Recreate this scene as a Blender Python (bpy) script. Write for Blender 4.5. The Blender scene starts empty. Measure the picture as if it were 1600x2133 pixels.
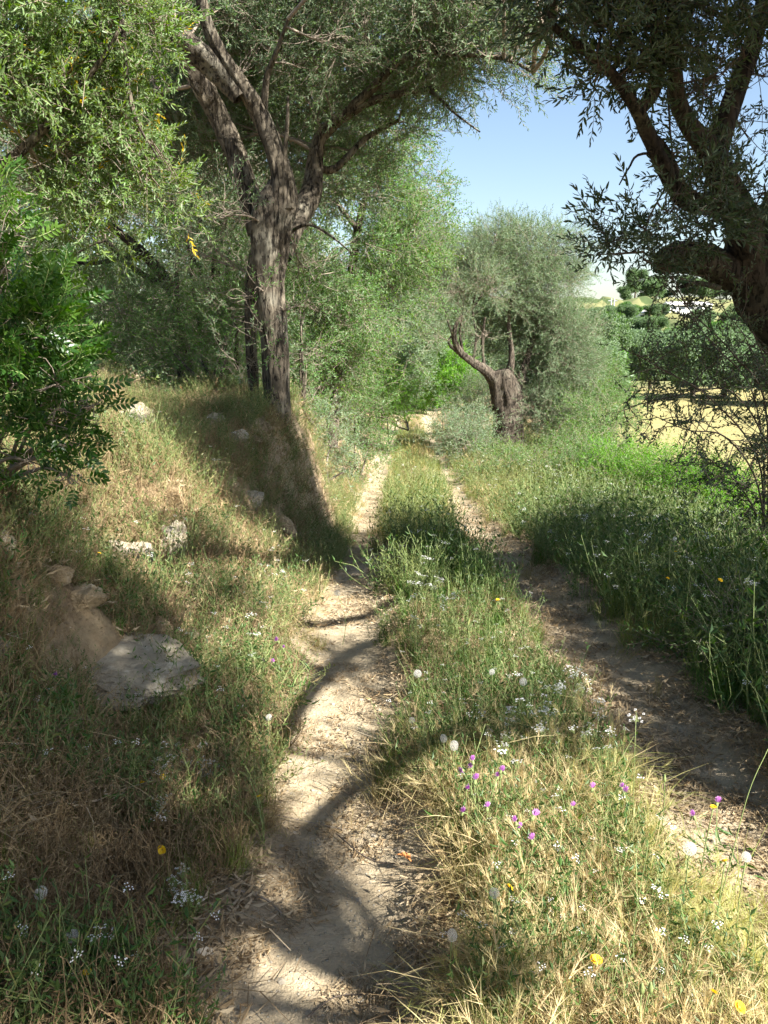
import bpy, math, random
import numpy as np
from mathutils import Matrix, Vector

S = bpy.context.scene
COL = S.collection
rng = np.random.default_rng(11)
random.seed(5)

# ------------------------------------------------------------------ camera, sky, sun, exposure
PITCH = math.radians(12.8)
CAMZ = 1.6
cam_d = bpy.data.cameras.new('camera')
cam_d.sensor_fit = 'VERTICAL'; cam_d.sensor_height = 36.0; cam_d.lens = 28.0
cam_d.clip_start = 0.05; cam_d.clip_end = 3000
cam = bpy.data.objects.new('camera', cam_d); COL.objects.link(cam)
cam.location = (0, 0, CAMZ); cam.rotation_euler = (math.pi/2 - PITCH, 0, 0)
S.camera = cam

SUN_EL = math.radians(42)
SUN_AZ = math.atan2(0.83, -0.56)          # measured from +Y towards +X
SUNV = np.array([math.sin(SUN_AZ)*math.cos(SUN_EL), math.cos(SUN_AZ)*math.cos(SUN_EL), math.sin(SUN_EL)])
w = bpy.data.worlds.new('World'); S.world = w; w.use_nodes = True
nt = w.node_tree
sky = nt.nodes.new('ShaderNodeTexSky'); sky.sky_type = 'NISHITA'; sky.sun_disc = False
sky.sun_elevation = SUN_EL; sky.sun_rotation = SUN_AZ
sky.air_density = 1.0; sky.dust_density = 1.0; sky.ozone_density = 0.7
bg = nt.nodes['Background']; bg.inputs[1].default_value = 0.05
nt.links.new(sky.outputs[0], bg.inputs[0])
sl = bpy.data.lights.new('sun', 'SUN'); sl.energy = 5.0; sl.angle = math.radians(0.53); sl.color = (1.0, 0.965, 0.89)
so = bpy.data.objects.new('sun', sl); COL.objects.link(so); so.location = (10, -6, 14)
so.rotation_euler = Vector((-SUNV[0], -SUNV[1], -SUNV[2])).to_track_quat('-Z', 'Y').to_euler()
S.view_settings.view_transform = 'Standard'; S.view_settings.look = 'None'
S.view_settings.gamma = 1.0; S.view_settings.use_curve_mapping = False
S.view_settings.exposure = 2.15
S.render.engine = 'CYCLES'
S.cycles.max_bounces = 5; S.cycles.diffuse_bounces = 2; S.cycles.transmission_bounces = 4
S.cycles.glossy_bounces = 2; S.cycles.transparent_max_bounces = 4
S.cycles.use_adaptive_sampling = True; S.cycles.adaptive_threshold = 0.02
S.cycles.sample_clamp_indirect = 6.0

# ------------------------------------------------------------------ maths helpers
FPX = 2133*28/36
def Wp(px, py, Y):
    """world point on the view ray through photo pixel px,py at world distance Y"""
    cx = (px-800)/FPX; cy = -(py-1066.5)/FPX
    d = np.array([cx, math.cos(PITCH)+cy*math.sin(PITCH), -math.sin(PITCH)+cy*math.cos(PITCH)])
    return np.array([0, 0, CAMZ]) + d*(Y/d[1])
def _h(ix, iy, iz, seed):
    with np.errstate(over='ignore'):
        n = (ix.astype(np.uint32)*np.uint32(374761393) + iy.astype(np.uint32)*np.uint32(668265263)
             + iz.astype(np.uint32)*np.uint32(2246822519) + np.uint32(seed*3266489917 & 0xffffffff))
        n = (n ^ (n >> np.uint32(13)))*np.uint32(1274126177)
        n = (n ^ (n >> np.uint32(16)))*np.uint32(2654435761)
        n = n ^ (n >> np.uint32(15))
    return n.astype(np.float64)/4294967296.0
def vnoise(p, seed=0):
    p = np.atleast_2d(np.asarray(p, float)); i = np.floor(p).astype(np.int64); f = p-i; f = f*f*(3-2*f)
    r = 0
    for a in (0, 1):
        for b in (0, 1):
            for c in (0, 1):
                wgt = (f[:, 0] if a else 1-f[:, 0])*(f[:, 1] if b else 1-f[:, 1])*(f[:, 2] if c else 1-f[:, 2])
                r = r + wgt*_h(i[:, 0]+a, i[:, 1]+b, i[:, 2]+c, seed)
    return r
def fbm(p, seed=0, o=4):
    p = np.atleast_2d(np.asarray(p, float)); r = 0; a = .5; t = 0
    for k in range(o):
        r = r + a*vnoise(p*(2**k)+k*17.3, seed+k); t += a; a *= .5
    return r/t
def sstep(x, a=0., b=1.):
    t = np.clip((x-a)/(b-a), 0, 1); return t*t*(3-2*t)
def smooth_table(xs, ys, k=1.2):
    g = np.linspace(-80, 1200, 12801); v = np.interp(g, xs, ys)
    n = int(k/.1); ker = np.hanning(2*n+1); ker /= ker.sum()
    v = np.convolve(np.pad(v, n, 'edge'), ker, 'valid'); return lambda y: np.interp(y, g, v)
_rz = smooth_table([-80, 0, 4.2, 8.2, 14.7, 30, 42, 60, 1200], [0.6, 0.05, 0, -.55, -1.12, -2.14, -2.45, -2.5, -2.5], 1.6)
_cx = smooth_table([-80, 0, 2.5, 4.3, 8.2, 14.7, 30, 40, 60, 90, 1200], [.62, .55, .5, .42, .42, .55, 1.0, 1.6, 5, 14, 14], 1.6)
_bt = smooth_table([-80, 0, 4, 7, 8.5, 12, 20, 40, 1200], [.5, .75, .9, 1.15, 1.4, 1.15, .8, .9, .9], 1.0)
_bw = smooth_table([-80, 0, 4, 7, 9, 14, 40, 1200], [2.0, 2.0, 1.5, .62, .45, 1.1, 3, 3], .5)
def H(x, y):
    x = np.asarray(x, float); y = np.asarray(y, float)
    rz = _rz(y); c = _cx(y)
    sh = x.shape
    P = np.stack([x.ravel(), y.ravel(), 0*x.ravel()], 1)
    n1 = (vnoise(P*1.3, 3)-.5).reshape(sh); n2 = (fbm(P*5, 4, 3)-.5).reshape(sh)
    n0 = (vnoise(P*.35, 9)-.5).reshape(sh)
    z = rz.copy()
    near = 1-sstep(y, 45, 60)
    dl = np.abs(x-(c-.65)); dr = np.abs(x-(c+.65))
    z = z - near*.055*(1-sstep(np.minimum(dl, dr), .12, .34)) + near*.03*(1-sstep(np.abs(x-c), .2, .5))
    u = (c-.95)-x + .25*n1
    bw = _bw(y); bt = _bt(y)
    leftm = near
    z = z + leftm*(bt*sstep(u/bw) + .13*np.clip(u-bw, 0, 14) + .03*np.clip(u-bw-14, 0, 60))
    z = z + leftm*sstep(u, 0, .5)*(.34*n1*sstep(u, .2, 1.2)+.20*n2+.16*np.abs((fbm(P*2.6, 14, 2)-.5).reshape(sh))*2-.05)
    v = x-(c+1.5)
    zf = -2.6
    m = sstep(v/7.5)
    z = np.where(v > 0, z*(1-m)+zf*m, z)
    z = z + .10*n1*sstep(v, 0, 1)*(1-m)
    far = sstep(y, 52, 330)**1.7
    z = z + far*15.6*(1-.35*sstep(np.abs(x-60), 100, 400)) + 5*n0*sstep(y, 60, 140)
    z = z + .03*n2*sstep(np.minimum(dl, dr), .1, .5)*near + .012*n2
    return z
def H1(x, y): return float(H(np.array([x]), np.array([y]))[0])
def onray(px, py, hgt=0., ymin=1.2, ymax=70):
    """first point of the view ray through the photo pixel that is hgt above the terrain"""
    Y = np.exp(np.linspace(math.log(ymin), math.log(ymax), 900))
    d = Wp(px, py, 1.)-np.array([0, 0, CAMZ])
    X = d[0]*Y; Z = CAMZ+d[2]*Y
    g = H(X, Y); k = np.argmax(Z-g <= hgt)
    if Z[k]-g[k] > hgt: k = len(Y)-1
    return np.array([X[k], Y[k], Z[k]])
def norm(v): return v/np.maximum(np.linalg.norm(v, axis=-1, keepdims=True), 1e-9)
def frames(d, spin):
    """rotation matrices whose local z looks along d, spun about it"""
    d = norm(d); ref = np.where(np.abs(d[:, 2:3]) > .9, [[1., 0, 0]], [[0, 0, 1.]])
    a = norm(np.cross(ref, d)); b = np.cross(d, a)
    c, s = np.cos(spin)[:, None], np.sin(spin)[:, None]
    X = a*c+b*s; Y = -a*s+b*c
    return np.stack([X, Y, d], 2)
def euler(R):
    y = np.arcsin(np.clip(-R[:, 2, 0], -1, 1)); x = np.arctan2(R[:, 2, 1], R[:, 2, 2]); z = np.arctan2(R[:, 1, 0], R[:, 0, 0])
    return np.stack([x, y, z], 1)

# ------------------------------------------------------------------ mesh helpers
class MB:
    """collects vertices and faces, then links them as one mesh object"""
    def __init__(s): s.v = []; s.f = []; s.m = []; s.lv = []; s.n = 0
    def add(s, v, f, mat=0, lv=.5):
        v = np.asarray(v, float).reshape(-1, 3)
        s.v.append(v); s.f += [tuple(int(i)+s.n for i in q) for q in f]
        s.m += [mat]*len(f); s.lv.append(np.full(len(v), lv) if np.isscalar(lv) else lv); s.n += len(v)
    def arr(s):
        return (np.concatenate(s.v) if s.v else np.zeros((0, 3)), s.f, s.m, np.concatenate(s.lv) if s.lv else np.zeros(0))
    def mesh(s, name, mats, smooth=True, off=None):
        v, f, m, lv = s.arr()
        if off is not None: v = v-np.asarray(off)
        me = bpy.data.meshes.new(name); me.from_pydata(v.tolist(), [], f)
        for q in mats: me.materials.append(q)
        if len(mats) > 1: me.polygons.foreach_set('material_index', m)
        if smooth: me.polygons.foreach_set('use_smooth', [True]*len(f))
        me.attributes.new('lv', 'FLOAT', 'POINT').data.foreach_set('value', lv)
        return me
def link(name, data, parent=None, loc=(0, 0, 0), kind=None):
    o = bpy.data.objects.new(name, data); COL.objects.link(o); o.location = loc
    if parent is not None: o.parent = parent
    if kind: o['kind'] = kind
    return o
def thing(name, label, cat, loc=(0, 0, 0), group=None):
    o = bpy.data.objects.new(name, None); COL.objects.link(o); o.location = loc
    o.empty_display_size = .1
    o['label'] = label; o['category'] = cat
    if group: o['group'] = group
    return o
def tag(o, label, cat, group=None):
    o['label'] = label; o['category'] = cat
    if group: o['group'] = group
    return o
def catmull(P, n=6):
    P = np.asarray(P, float); 
    if len(P) < 3: 
        t = np.linspace(0, 1, n+1)[:, None]; return P[0]*(1-t)+P[-1]*t
    Q = np.vstack([2*P[0]-P[1], P, 2*P[-1]-P[-2]]); out = []
    for i in range(1, len(Q)-2):
        t = np.linspace(0, 1, n, endpoint=False)[:, None]
        a, b, c, d = Q[i-1], Q[i], Q[i+1], Q[i+2]
        out.append(.5*(2*b+(c-a)*t+(2*a-5*b+4*c-d)*t**2+(3*b-a-3*c+d)*t**3))
    out.append(P[-1:]); return np.vstack(out)
def tube(mb, P, r, sides=6, mat=0, lv=.5, rough=0., seed=0, flute=0., cap=True):
    P = np.asarray(P, float); r = np.broadcast_to(np.asarray(r, float), (len(P),)); n = len(P)
    T = norm(np.gradient(P, axis=0))
    a = np.cross(T[0], [0, 0, 1.]); 
    if np.linalg.norm(a) < .1: a = np.cross(T[0], [1., 0, 0])
    a = a/np.linalg.norm(a); A = [a]
    for i in range(1, n):
        a = a-T[i]*np.dot(a, T[i]); a = a/max(np.linalg.norm(a), 1e-6); A.append(a)
    A = np.array(A); B = np.cross(T, A)
    th = np.linspace(0, 2*math.pi, sides, endpoint=False)
    dirs = A[:, None, :]*np.cos(th)[None, :, None]+B[:, None, :]*np.sin(th)[None, :, None]
    R = np.repeat(r[:, None], sides, 1)
    if rough or flute:
        s = np.cumsum(np.r_[0, np.linalg.norm(np.diff(P, axis=0), axis=1)])
        if flute:
            k = th[None, :]; tw = s[:, None]*1.3
            R = R*(1+flute*(.55*np.sin(3*k+tw+seed)+.45*np.sin(5*k-tw*1.4+seed*2)+.25*np.sin(9*k+tw*2)))
        V0 = P[:, None, :]+dirs*R[..., None]
        q = V0.reshape(-1, 3)
        nz = (fbm(q*np.array([1, 1, .45])*(3.2), seed+1, 3)-.5)*1.0+(fbm(q*np.array([1, 1, .22])*22, seed+5, 2)-.5)*.45
        R = R*(1+rough*nz.reshape(n, sides))
    V = (P[:, None, :]+dirs*R[..., None]).reshape(-1, 3)
    f = []
    for i in range(n-1):
        for j in range(sides):
            k = (j+1) % sides; f.append((i*sides+j, i*sides+k, (i+1)*sides+k, (i+1)*sides+j))
    if cap and sides > 3: f.append(tuple(range((n-1)*sides, n*sides)))
    mb.add(V, f, mat, lv)
def curve_pts(a, b, bend, n=5):
    t = np.linspace(0, 1, n)[:, None]; return a*(1-t)+b*t+np.asarray(bend)*np.sin(t*math.pi)

# ------------------------------------------------------------------ materials
def nmat(name):
    m = bpy.data.materials.new(name); m.use_nodes = True; n = m.node_tree; n.nodes.clear()
    out = n.nodes.new('ShaderNodeOutputMaterial'); return m, n, out
def N(n, t, **kw):
    q = n.nodes.new(t)
    for k, v in kw.items(): setattr(q, k, v)
    return q
def mixc(n, f, a, b):
    q = n.nodes.new('ShaderNodeMix'); q.data_type = 'RGBA'
    for i, v in ((0, f), (6, a), (7, b)):
        if hasattr(v, 'links'): n.links.new(v, q.inputs[i])
        else: q.inputs[i].default_value = v if i == 0 else (*v, 1)
    return q.outputs[2]
def math_(n, op, a, b=0.):
    q = n.nodes.new('ShaderNodeMath'); q.operation = op
    for i, v in ((0, a), (1, b)):
        if hasattr(v, 'links'): n.links.new(v, q.inputs[i])
        else: q.inputs[i].default_value = v
    return q.outputs[0]
def ramp(n, f, a, b):
    q = n.nodes.new('ShaderNodeMapRange'); q.inputs[1].default_value = a; q.inputs[2].default_value = b
    n.links.new(f, q.inputs[0]); return q.outputs[0]
def leaf_mat(name, c0, c1, c2=None, back=None, trans=.35, rough=.45, spec=.35, tcol=None):
    """c0..c1 vary from leaf to leaf, c2 takes over with the tint of the spray; back is the pale underside"""
    m, n, out = nmat(name)
    lv = N(n, 'ShaderNodeAttribute', attribute_name='lv')
    ti = N(n, 'ShaderNodeAttribute', attribute_name='tint', attribute_type='INSTANCER')
    c = mixc(n, lv.outputs['Fac'], c0, c1)
    if c2 is not None: c = mixc(n, ti.outputs['Fac'], c, c2)
    if back is not None:
        g = N(n, 'ShaderNodeNewGeometry'); c = mixc(n, g.outputs['Backfacing'], c, back)
    p = N(n, 'ShaderNodeBsdfPrincipled'); p.inputs['Roughness'].default_value = rough
    p.inputs['Specular IOR Level'].default_value = spec
    n.links.new(c, p.inputs['Base Color'])
    t = N(n, 'ShaderNodeBsdfTranslucent')
    hs = N(n, 'ShaderNodeHueSaturation'); hs.inputs['Hue'].default_value = .485; hs.inputs['Saturation'].default_value = 1.25; hs.inputs['Value'].default_value = 1.6
    n.links.new(c, hs.inputs['Color']); n.links.new(hs.outputs[0], t.inputs[0])
    mx = N(n, 'ShaderNodeMixShader'); mx.inputs[0].default_value = trans
    n.links.new(p.outputs[0], mx.inputs[1]); n.links.new(t.outputs[0], mx.inputs[2]); n.links.new(mx.outputs[0], out.inputs[0])
    return m
def bark_mat(name, a, b, lich=(.34, .33, .28), sc=9., ln=.5, zs=.22, fis=4., dk=.35):
    m, n, out = nmat(name)
    tc = N(n, 'ShaderNodeTexCoord'); mp = N(n, 'ShaderNodeMapping'); mp.inputs['Scale'].default_value = (1, 1, zs)
    n.links.new(tc.outputs['Object'], mp.inputs[0])
    n1 = N(n, 'ShaderNodeTexNoise'); n1.inputs['Scale'].default_value = sc; n1.inputs['Detail'].default_value = 8; n1.inputs['Roughness'].default_value = .65; n1.inputs['Distortion'].default_value = 1.0
    vo = N(n, 'ShaderNodeTexNoise'); vo.inputs['Scale'].default_value = sc*fis; vo.inputs['Detail'].default_value = 5; vo.inputs['Roughness'].default_value = .6; vo.inputs['Distortion'].default_value = .6
    n.links.new(mp.outputs[0], n1.inputs[0]); n.links.new(mp.outputs[0], vo.inputs[0])
    n2 = N(n, 'ShaderNodeTexNoise'); n2.inputs['Scale'].default_value = 3.2; n2.inputs['Detail'].default_value = 6; n.links.new(tc.outputs['Object'], n2.inputs[0])
    c = mixc(n, ramp(n, n1.outputs[0], .35, .68), a, b)
    c = mixc(n, math_(n, 'MULTIPLY', ramp(n, n2.outputs[0], .52, .68), ln), c, lich)
    crack = ramp(n, vo.outputs[0], .36, .5)
    c = mixc(n, crack, tuple(x*dk for x in a), c)
    p = N(n, 'ShaderNodeBsdfPrincipled'); p.inputs['Roughness'].default_value = .9; p.inputs['Specular IOR Level'].default_value = .2
    n.links.new(c, p.inputs['Base Color'])
    hgt = math_(n, 'ADD', math_(n, 'MULTIPLY', crack, .5), n1.outputs[0])
    b = N(n, 'ShaderNodeBump'); b.inputs['Strength'].default_value = .9; b.inputs['Distance'].default_value = .035
    n.links.new(hgt, b.inputs['Height']); n.links.new(b.outputs[0], p.inputs['Normal']); n.links.new(p.outputs[0], out.inputs[0])
    return m
def rock_mat(name, a, b, lich, dark):
    m, n, out = nmat(name)
    tc = N(n, 'ShaderNodeTexCoord').outputs['Object']; inf = N(n, 'ShaderNodeNewGeometry').outputs['Position']
    def noise(sc, d=8, r=.65):
        q = N(n, 'ShaderNodeTexNoise'); q.inputs['Scale'].default_value = sc; q.inputs['Detail'].default_value = d; q.inputs['Roughness'].default_value = r
        n.links.new(inf, q.inputs[0]); return q.outputs[0]
    n1, n2, n3, n4 = noise(5), noise(28, 6, .7), noise(11, 5), noise(120, 3)
    c = mixc(n, ramp(n, n1, .35, .65), a, b)
    c = mixc(n, math_(n, 'MULTIPLY', ramp(n, n3, .55, .66), .75), c, lich)
    c = mixc(n, math_(n, 'MULTIPLY', ramp(n, n2, .56, .68), .55), c, dark)
    p = N(n, 'ShaderNodeBsdfPrincipled'); p.inputs['Roughness'].default_value = .92; p.inputs['Specular IOR Level'].default_value = .15
    n.links.new(c, p.inputs['Base Color'])
    b_ = N(n, 'ShaderNodeBump'); b_.inputs['Strength'].default_value = 1.; b_.inputs['Distance'].default_value = .02
    n.links.new(math_(n, 'ADD', math_(n, 'ADD', n1, math_(n, 'MULTIPLY', n2, .5)), math_(n, 'MULTIPLY', n4, .2)), b_.inputs['Height'])
    n.links.new(b_.outputs[0], p.inputs['Normal']); n.links.new(p.outputs[0], out.inputs[0]); return m
def plain(name, col, rough=.7, spec=.3, var=.0, sc=20., bump=0.):
    m, n, out = nmat(name)
    p = N(n, 'ShaderNodeBsdfPrincipled'); p.inputs['Roughness'].default_value = rough; p.inputs['Specular IOR Level'].default_value = spec
    tc = N(n, 'ShaderNodeTexCoord'); n1 = N(n, 'ShaderNodeTexNoise'); n1.inputs['Scale'].default_value = sc; n1.inputs['Detail'].default_value = 6
    n.links.new(tc.outputs['Object'], n1.inputs[0])
    n.links.new(mixc(n, n1.outputs[0], tuple(x*(1-var) for x in col), tuple(min(1, x*(1+var)) for x in col)), p.inputs['Base Color'])
    if bump:
        b = N(n, 'ShaderNodeBump'); b.inputs['Strength'].default_value = .8; b.inputs['Distance'].default_value = bump
        n.links.new(n1.outputs[0], b.inputs['Height']); n.links.new(b.outputs[0], p.inputs['Normal'])
    n.links.new(p.outputs[0], out.inputs[0]); return m

def ground_material():
    m, n, out = nmat('earth')
    pos = N(n, 'ShaderNodeNewGeometry').outputs['Position']
    pm = N(n, 'ShaderNodeAttribute', attribute_name='pathm').outputs['Fac']
    fm = N(n, 'ShaderNodeAttribute', attribute_name='fieldm').outputs['Fac']
    hm = N(n, 'ShaderNodeAttribute', attribute_name='hillm').outputs['Fac']
    def noise(s, d=8, r=.6, dist=0.):
        q = N(n, 'ShaderNodeTexNoise'); q.inputs['Scale'].default_value = s; q.inputs['Detail'].default_value = d
        q.inputs['Roughness'].default_value = r; q.inputs['Distortion'].default_value = dist
        n.links.new(pos, q.inputs[0]); return q.outputs[0]
    def vor(s, f='F1'):
        q = N(n, 'ShaderNodeTexVoronoi'); q.feature = f; q.inputs['Scale'].default_value = s; n.links.new(pos, q.inputs[0]); return q
    nb, nf, nm = noise(1.6), noise(26, 6, .7), noise(7, 6, .6, .6)
    soil = mixc(n, ramp(n, nm, .35, .65), (.15, .105, .062), (.33, .25, .15))
    soil = mixc(n, ramp(n, nb, .5, .7), soil, (.40, .29, .165))
    sand = mixc(n, ramp(n, nm, .3, .7), (.30, .235, .15), (.44, .36, .245))
    sand = mixc(n, math_(n, 'MULTIPLY', ramp(n, nf, .52, .7), .5), sand, (.20, .15, .10))
    pv = vor(75); peb = ramp(n, pv.outputs[0], .32, .18)
    pick = N(n, 'ShaderNodeSeparateColor'); n.links.new(pv.outputs['Color'], pick.inputs[0])
    pebm = math_(n, 'MULTIPLY', peb, math_(n, 'GREATER_THAN', pick.outputs[0], .72))
    sand = mixc(n, math_(n, 'MULTIPLY', pebm, .7), sand, (.50, .46, .38))
    c = mixc(n, pm, soil, sand)
    fld = mixc(n, ramp(n, nb, .3, .7), (.20, .185, .075), (.30, .255, .115))
    fld = mixc(n, math_(n, 'MULTIPLY', ramp(n, nm, .55, .7), .5), fld, (.20, .22, .07))
    c = mixc(n, fm, c, fld)
    hs = noise(.05, 5)
    hill = mixc(n, ramp(n, hs, .45, .55), (.06, .085, .03), (.16, .16, .07))
    c = mixc(n, hm, c, hill)
    p = N(n, 'ShaderNodeBsdfPrincipled'); p.inputs['Roughness'].default_value = .95; p.inputs['Specular IOR Level'].default_value = .15
    n.links.new(c, p.inputs['Base Color'])
    n3 = noise(90, 4, .7)
    hgt = math_(n, 'ADD', math_(n, 'ADD', math_(n, 'MULTIPLY', nf, .7), math_(n, 'MULTIPLY', n3, .25)), math_(n, 'ADD', math_(n, 'MULTIPLY', pebm, .35), nm))
    b = N(n, 'ShaderNodeBump'); b.inputs['Strength'].default_value = 1.0; b.inputs['Distance'].default_value = .03
    n.links.new(hgt, b.inputs['Height']); n.links.new(b.outputs[0], p.inputs['Normal']); n.links.new(p.outputs[0], out.inputs[0])
    return m
M = {}
M['earth'] = ground_material()
M['olive'] = leaf_mat('olive_leaf', (.045, .10, .026), (.10, .175, .05), (.15, .20, .06), (.15, .21, .12), .38, .5, .25)
M['olive_dark'] = leaf_mat('olive_leaf_shaded', (.022, .042, .018), (.045, .072, .026), (.07, .10, .035), (.06, .085, .05), .18, .5, .25)  # darker olive leaf: shade of the right-hand tree and shoots put into the colour
M['olive_thick'] = leaf_mat('olive_leaf_thicket', (.04, .07, .022), (.08, .12, .035), (.12, .15, .05), (.10, .13, .07), .3, .5, .2)
M['olive_pale'] = leaf_mat('olive_leaf_pale', (.075, .135, .05), (.13, .20, .08), (.19, .23, .08), (.17, .24, .14), .35, .5, .25)
M['green'] = leaf_mat('leaf_green', (.045, .125, .018), (.10, .22, .038), (.17, .26, .05), (.11, .20, .07), .42, .45, .3)
M['lime'] = leaf_mat('leaf_bright_green', (.06, .19, .012), (.12, .29, .03), (.19, .33, .045), None, .45, .45, .3)
M['yellowing'] = leaf_mat('leaf_green_yellowing', (.045, .115, .020), (.10, .19, .042), (.55, .40, .03), (.15, .22, .09), .42, .45, .3)
M['lentisc'] = leaf_mat('leaf_glossy', (.016, .05, .010), (.05, .12, .02), (.11, .20, .03), None, .38, .35, .4)
M['brown'] = leaf_mat('dead_weed', (.13, .085, .045), (.27, .19, .10), (.36, .28, .16), None, .2, .8, .1)
M['grassg'] = leaf_mat('grass_blade', (.04, .10, .018), (.09, .175, .032), (.30, .27, .10), None, .35, .55, .25)
M['dry'] = leaf_mat('dry_grass', (.27, .20, .10), (.44, .35, .19), (.17, .20, .06), None, .30, .6, .2)
M['forb'] = leaf_mat('weed_leaf', (.03, .075, .018), (.07, .135, .03), (.19, .19, .07), None, .33, .5, .3)
M['litter'] = leaf_mat('leaf_litter', (.13, .085, .045), (.34, .25, .14), (.45, .38, .27), None, .1, .8, .1)
M['white'] = leaf_mat('white_petal', (.72, .70, .68), (.85, .83, .82), None, None, .25, .6, .2)
M['yellow'] = leaf_mat('yellow_petal', (.80, .50, .02), (.85, .62, .04), None, None, .25, .6, .2)
M['purple'] = leaf_mat('purple_floret', (.40, .12, .42), (.58, .28, .60), None, None, .25, .6, .2)
M['pappus'] = leaf_mat('seed_down', (.55, .53, .50), (.72, .70, .66), None, None, .45, .7, .1)
M['straw'] = leaf_mat('straw', (.36, .28, .14), (.56, .46, .26), (.24, .26, .08), None, .35, .6, .2)
M['awn'] = leaf_mat('grass_awn', (.50, .40, .22), (.66, .55, .34), (.40, .40, .16), None, .4, .6, .2)
M['bark'] = bark_mat('olive_bark', (.05, .04, .03), (.165, .138, .10), (.25, .24, .19))
M['bark_dark'] = bark_mat('shaded_bark', (.024, .019, .015), (.065, .052, .038), (.08, .085, .055), 10, .5)  # near-black bark copy, its tone carries the shade those trees stand in
M['twig'] = plain('twig_bark', (.22, .18, .14), .9, .2, .35, 30)
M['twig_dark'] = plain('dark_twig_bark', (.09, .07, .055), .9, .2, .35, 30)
M['stem'] = plain('green_stem', (.16, .20, .07), .7, .3, .3, 30)
M['bark_mid'] = bark_mat('old_olive_bark', (.045, .035, .026), (.13, .105, .08), (.17, .16, .12), 8, .4)
M['rock'] = rock_mat('limestone', (.20, .165, .115), (.31, .27, .20), (.40, .375, .31), (.10, .085, .06))
M['stone'] = plain('pale_stone', (.36, .31, .24), .85, .2, .25, 40, .004)
M['ochre'] = rock_mat('ochre_earth_rock', (.25, .185, .11), (.37, .28, .165), (.42, .36, .26), (.14, .10, .06))

# ------------------------------------------------------------------ scatter with geometry nodes (templates live in the same mesh)
_groups = {}
def scatter_group(K):
    if K in _groups: return _groups[K]
    g = bpy.data.node_groups.new('scatter_%d' % K, 'GeometryNodeTree')
    g.interface.new_socket('Geometry', in_out='INPUT', socket_type='NodeSocketGeometry')
    g.interface.new_socket('Geometry', in_out='OUTPUT', socket_type='NodeSocketGeometry')
    gi = g.nodes.new('NodeGroupInput'); go = g.nodes.new('NodeGroupOutput')
    def attr(name, t):
        a = g.nodes.new('GeometryNodeInputNamedAttribute'); a.data_type = t; a.inputs[0].default_value = name; return a.outputs[0]
    def eq(sock, k):
        c = g.nodes.new('FunctionNodeCompare'); c.data_type = 'INT'; c.operation = 'EQUAL'
        g.links.new(sock, c.inputs[2]); c.inputs[3].default_value = k; return c.outputs[0]
    tid = attr('tid', 'INT'); var = attr('var', 'INT'); rot = attr('rot', 'FLOAT_VECTOR'); sca = attr('sca', 'FLOAT_VECTOR')
    def sep(k):
        s = g.nodes.new('GeometryNodeSeparateGeometry'); s.domain = 'POINT'
        g.links.new(gi.outputs[0], s.inputs[0]); g.links.new(eq(tid, k), s.inputs[1]); return s.outputs[0]
    pts = sep(-1); j = g.nodes.new('GeometryNodeJoinGeometry')
    e2r = g.nodes.new('FunctionNodeEulerToRotation'); g.links.new(rot, e2r.inputs[0])
    for k in range(K):
        i = g.nodes.new('GeometryNodeInstanceOnPoints')
        g.links.new(pts, i.inputs['Points']); g.links.new(eq(var, k), i.inputs['Selection']); g.links.new(sep(k), i.inputs['Instance'])
        g.links.new(e2r.outputs[0], i.inputs['Rotation']); g.links.new(sca, i.inputs['Scale'])
        g.links.new(i.outputs[0], j.inputs[0])
    g.links.new(j.outputs[0], go.inputs[0])
    _groups[K] = g; return g
def scatter(name, temps, mats, P, R, sc, tint=None, var=None, parent=None, off=(0, 0, 0)):
    P = np.asarray(P, float)-np.asarray(off); n = len(P); K = len(temps)
    if np.ndim(sc) == 1: sc = np.repeat(np.asarray(sc)[:, None], 3, 1)
    if tint is None: tint = rng.random(n)
    if var is None: var = rng.integers(0, K, n)
    vs, fs, ms, lvs, tid = [], [], [], [], []; o = 0
    for k, t in enumerate(temps):
        v, f, m, lv = t.arr(); vs.append(v); fs += [tuple(i+o for i in q) for q in f]; ms += m; lvs.append(lv)
        tid.append(np.full(len(v), k)); o += len(v)
    tid.append(np.full(n, -1)); V = np.concatenate(vs+[P])
    me = bpy.data.meshes.new(name); me.from_pydata(V.tolist(), [], fs)
    for q in mats: me.materials.append(q)
    me.polygons.foreach_set('material_index', ms)
    z = lambda a, d=1: np.concatenate([np.zeros((o,)+np.shape(a)[1:]), a]).ravel()
    me.attributes.new('lv', 'FLOAT', 'POINT').data.foreach_set('value', np.concatenate(lvs+[np.zeros(n)]))
    me.attributes.new('tid', 'INT', 'POINT').data.foreach_set('value', np.concatenate(tid).astype(np.int32))
    me.attributes.new('var', 'INT', 'POINT').data.foreach_set('value', z(var).astype(np.int32))
    me.attributes.new('tint', 'FLOAT', 'POINT').data.foreach_set('value', z(np.asarray(tint)))
    me.attributes.new('rot', 'FLOAT_VECTOR', 'POINT').data.foreach_set('vector', z(euler(R)))
    me.attributes.new('sca', 'FLOAT_VECTOR', 'POINT').data.foreach_set('vector', z(sc))
    ob = link(name, me, parent, kind='stuff')
    md = ob.modifiers.new('scatter', 'NODES'); md.node_group = scatter_group(K)
    return ob

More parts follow.
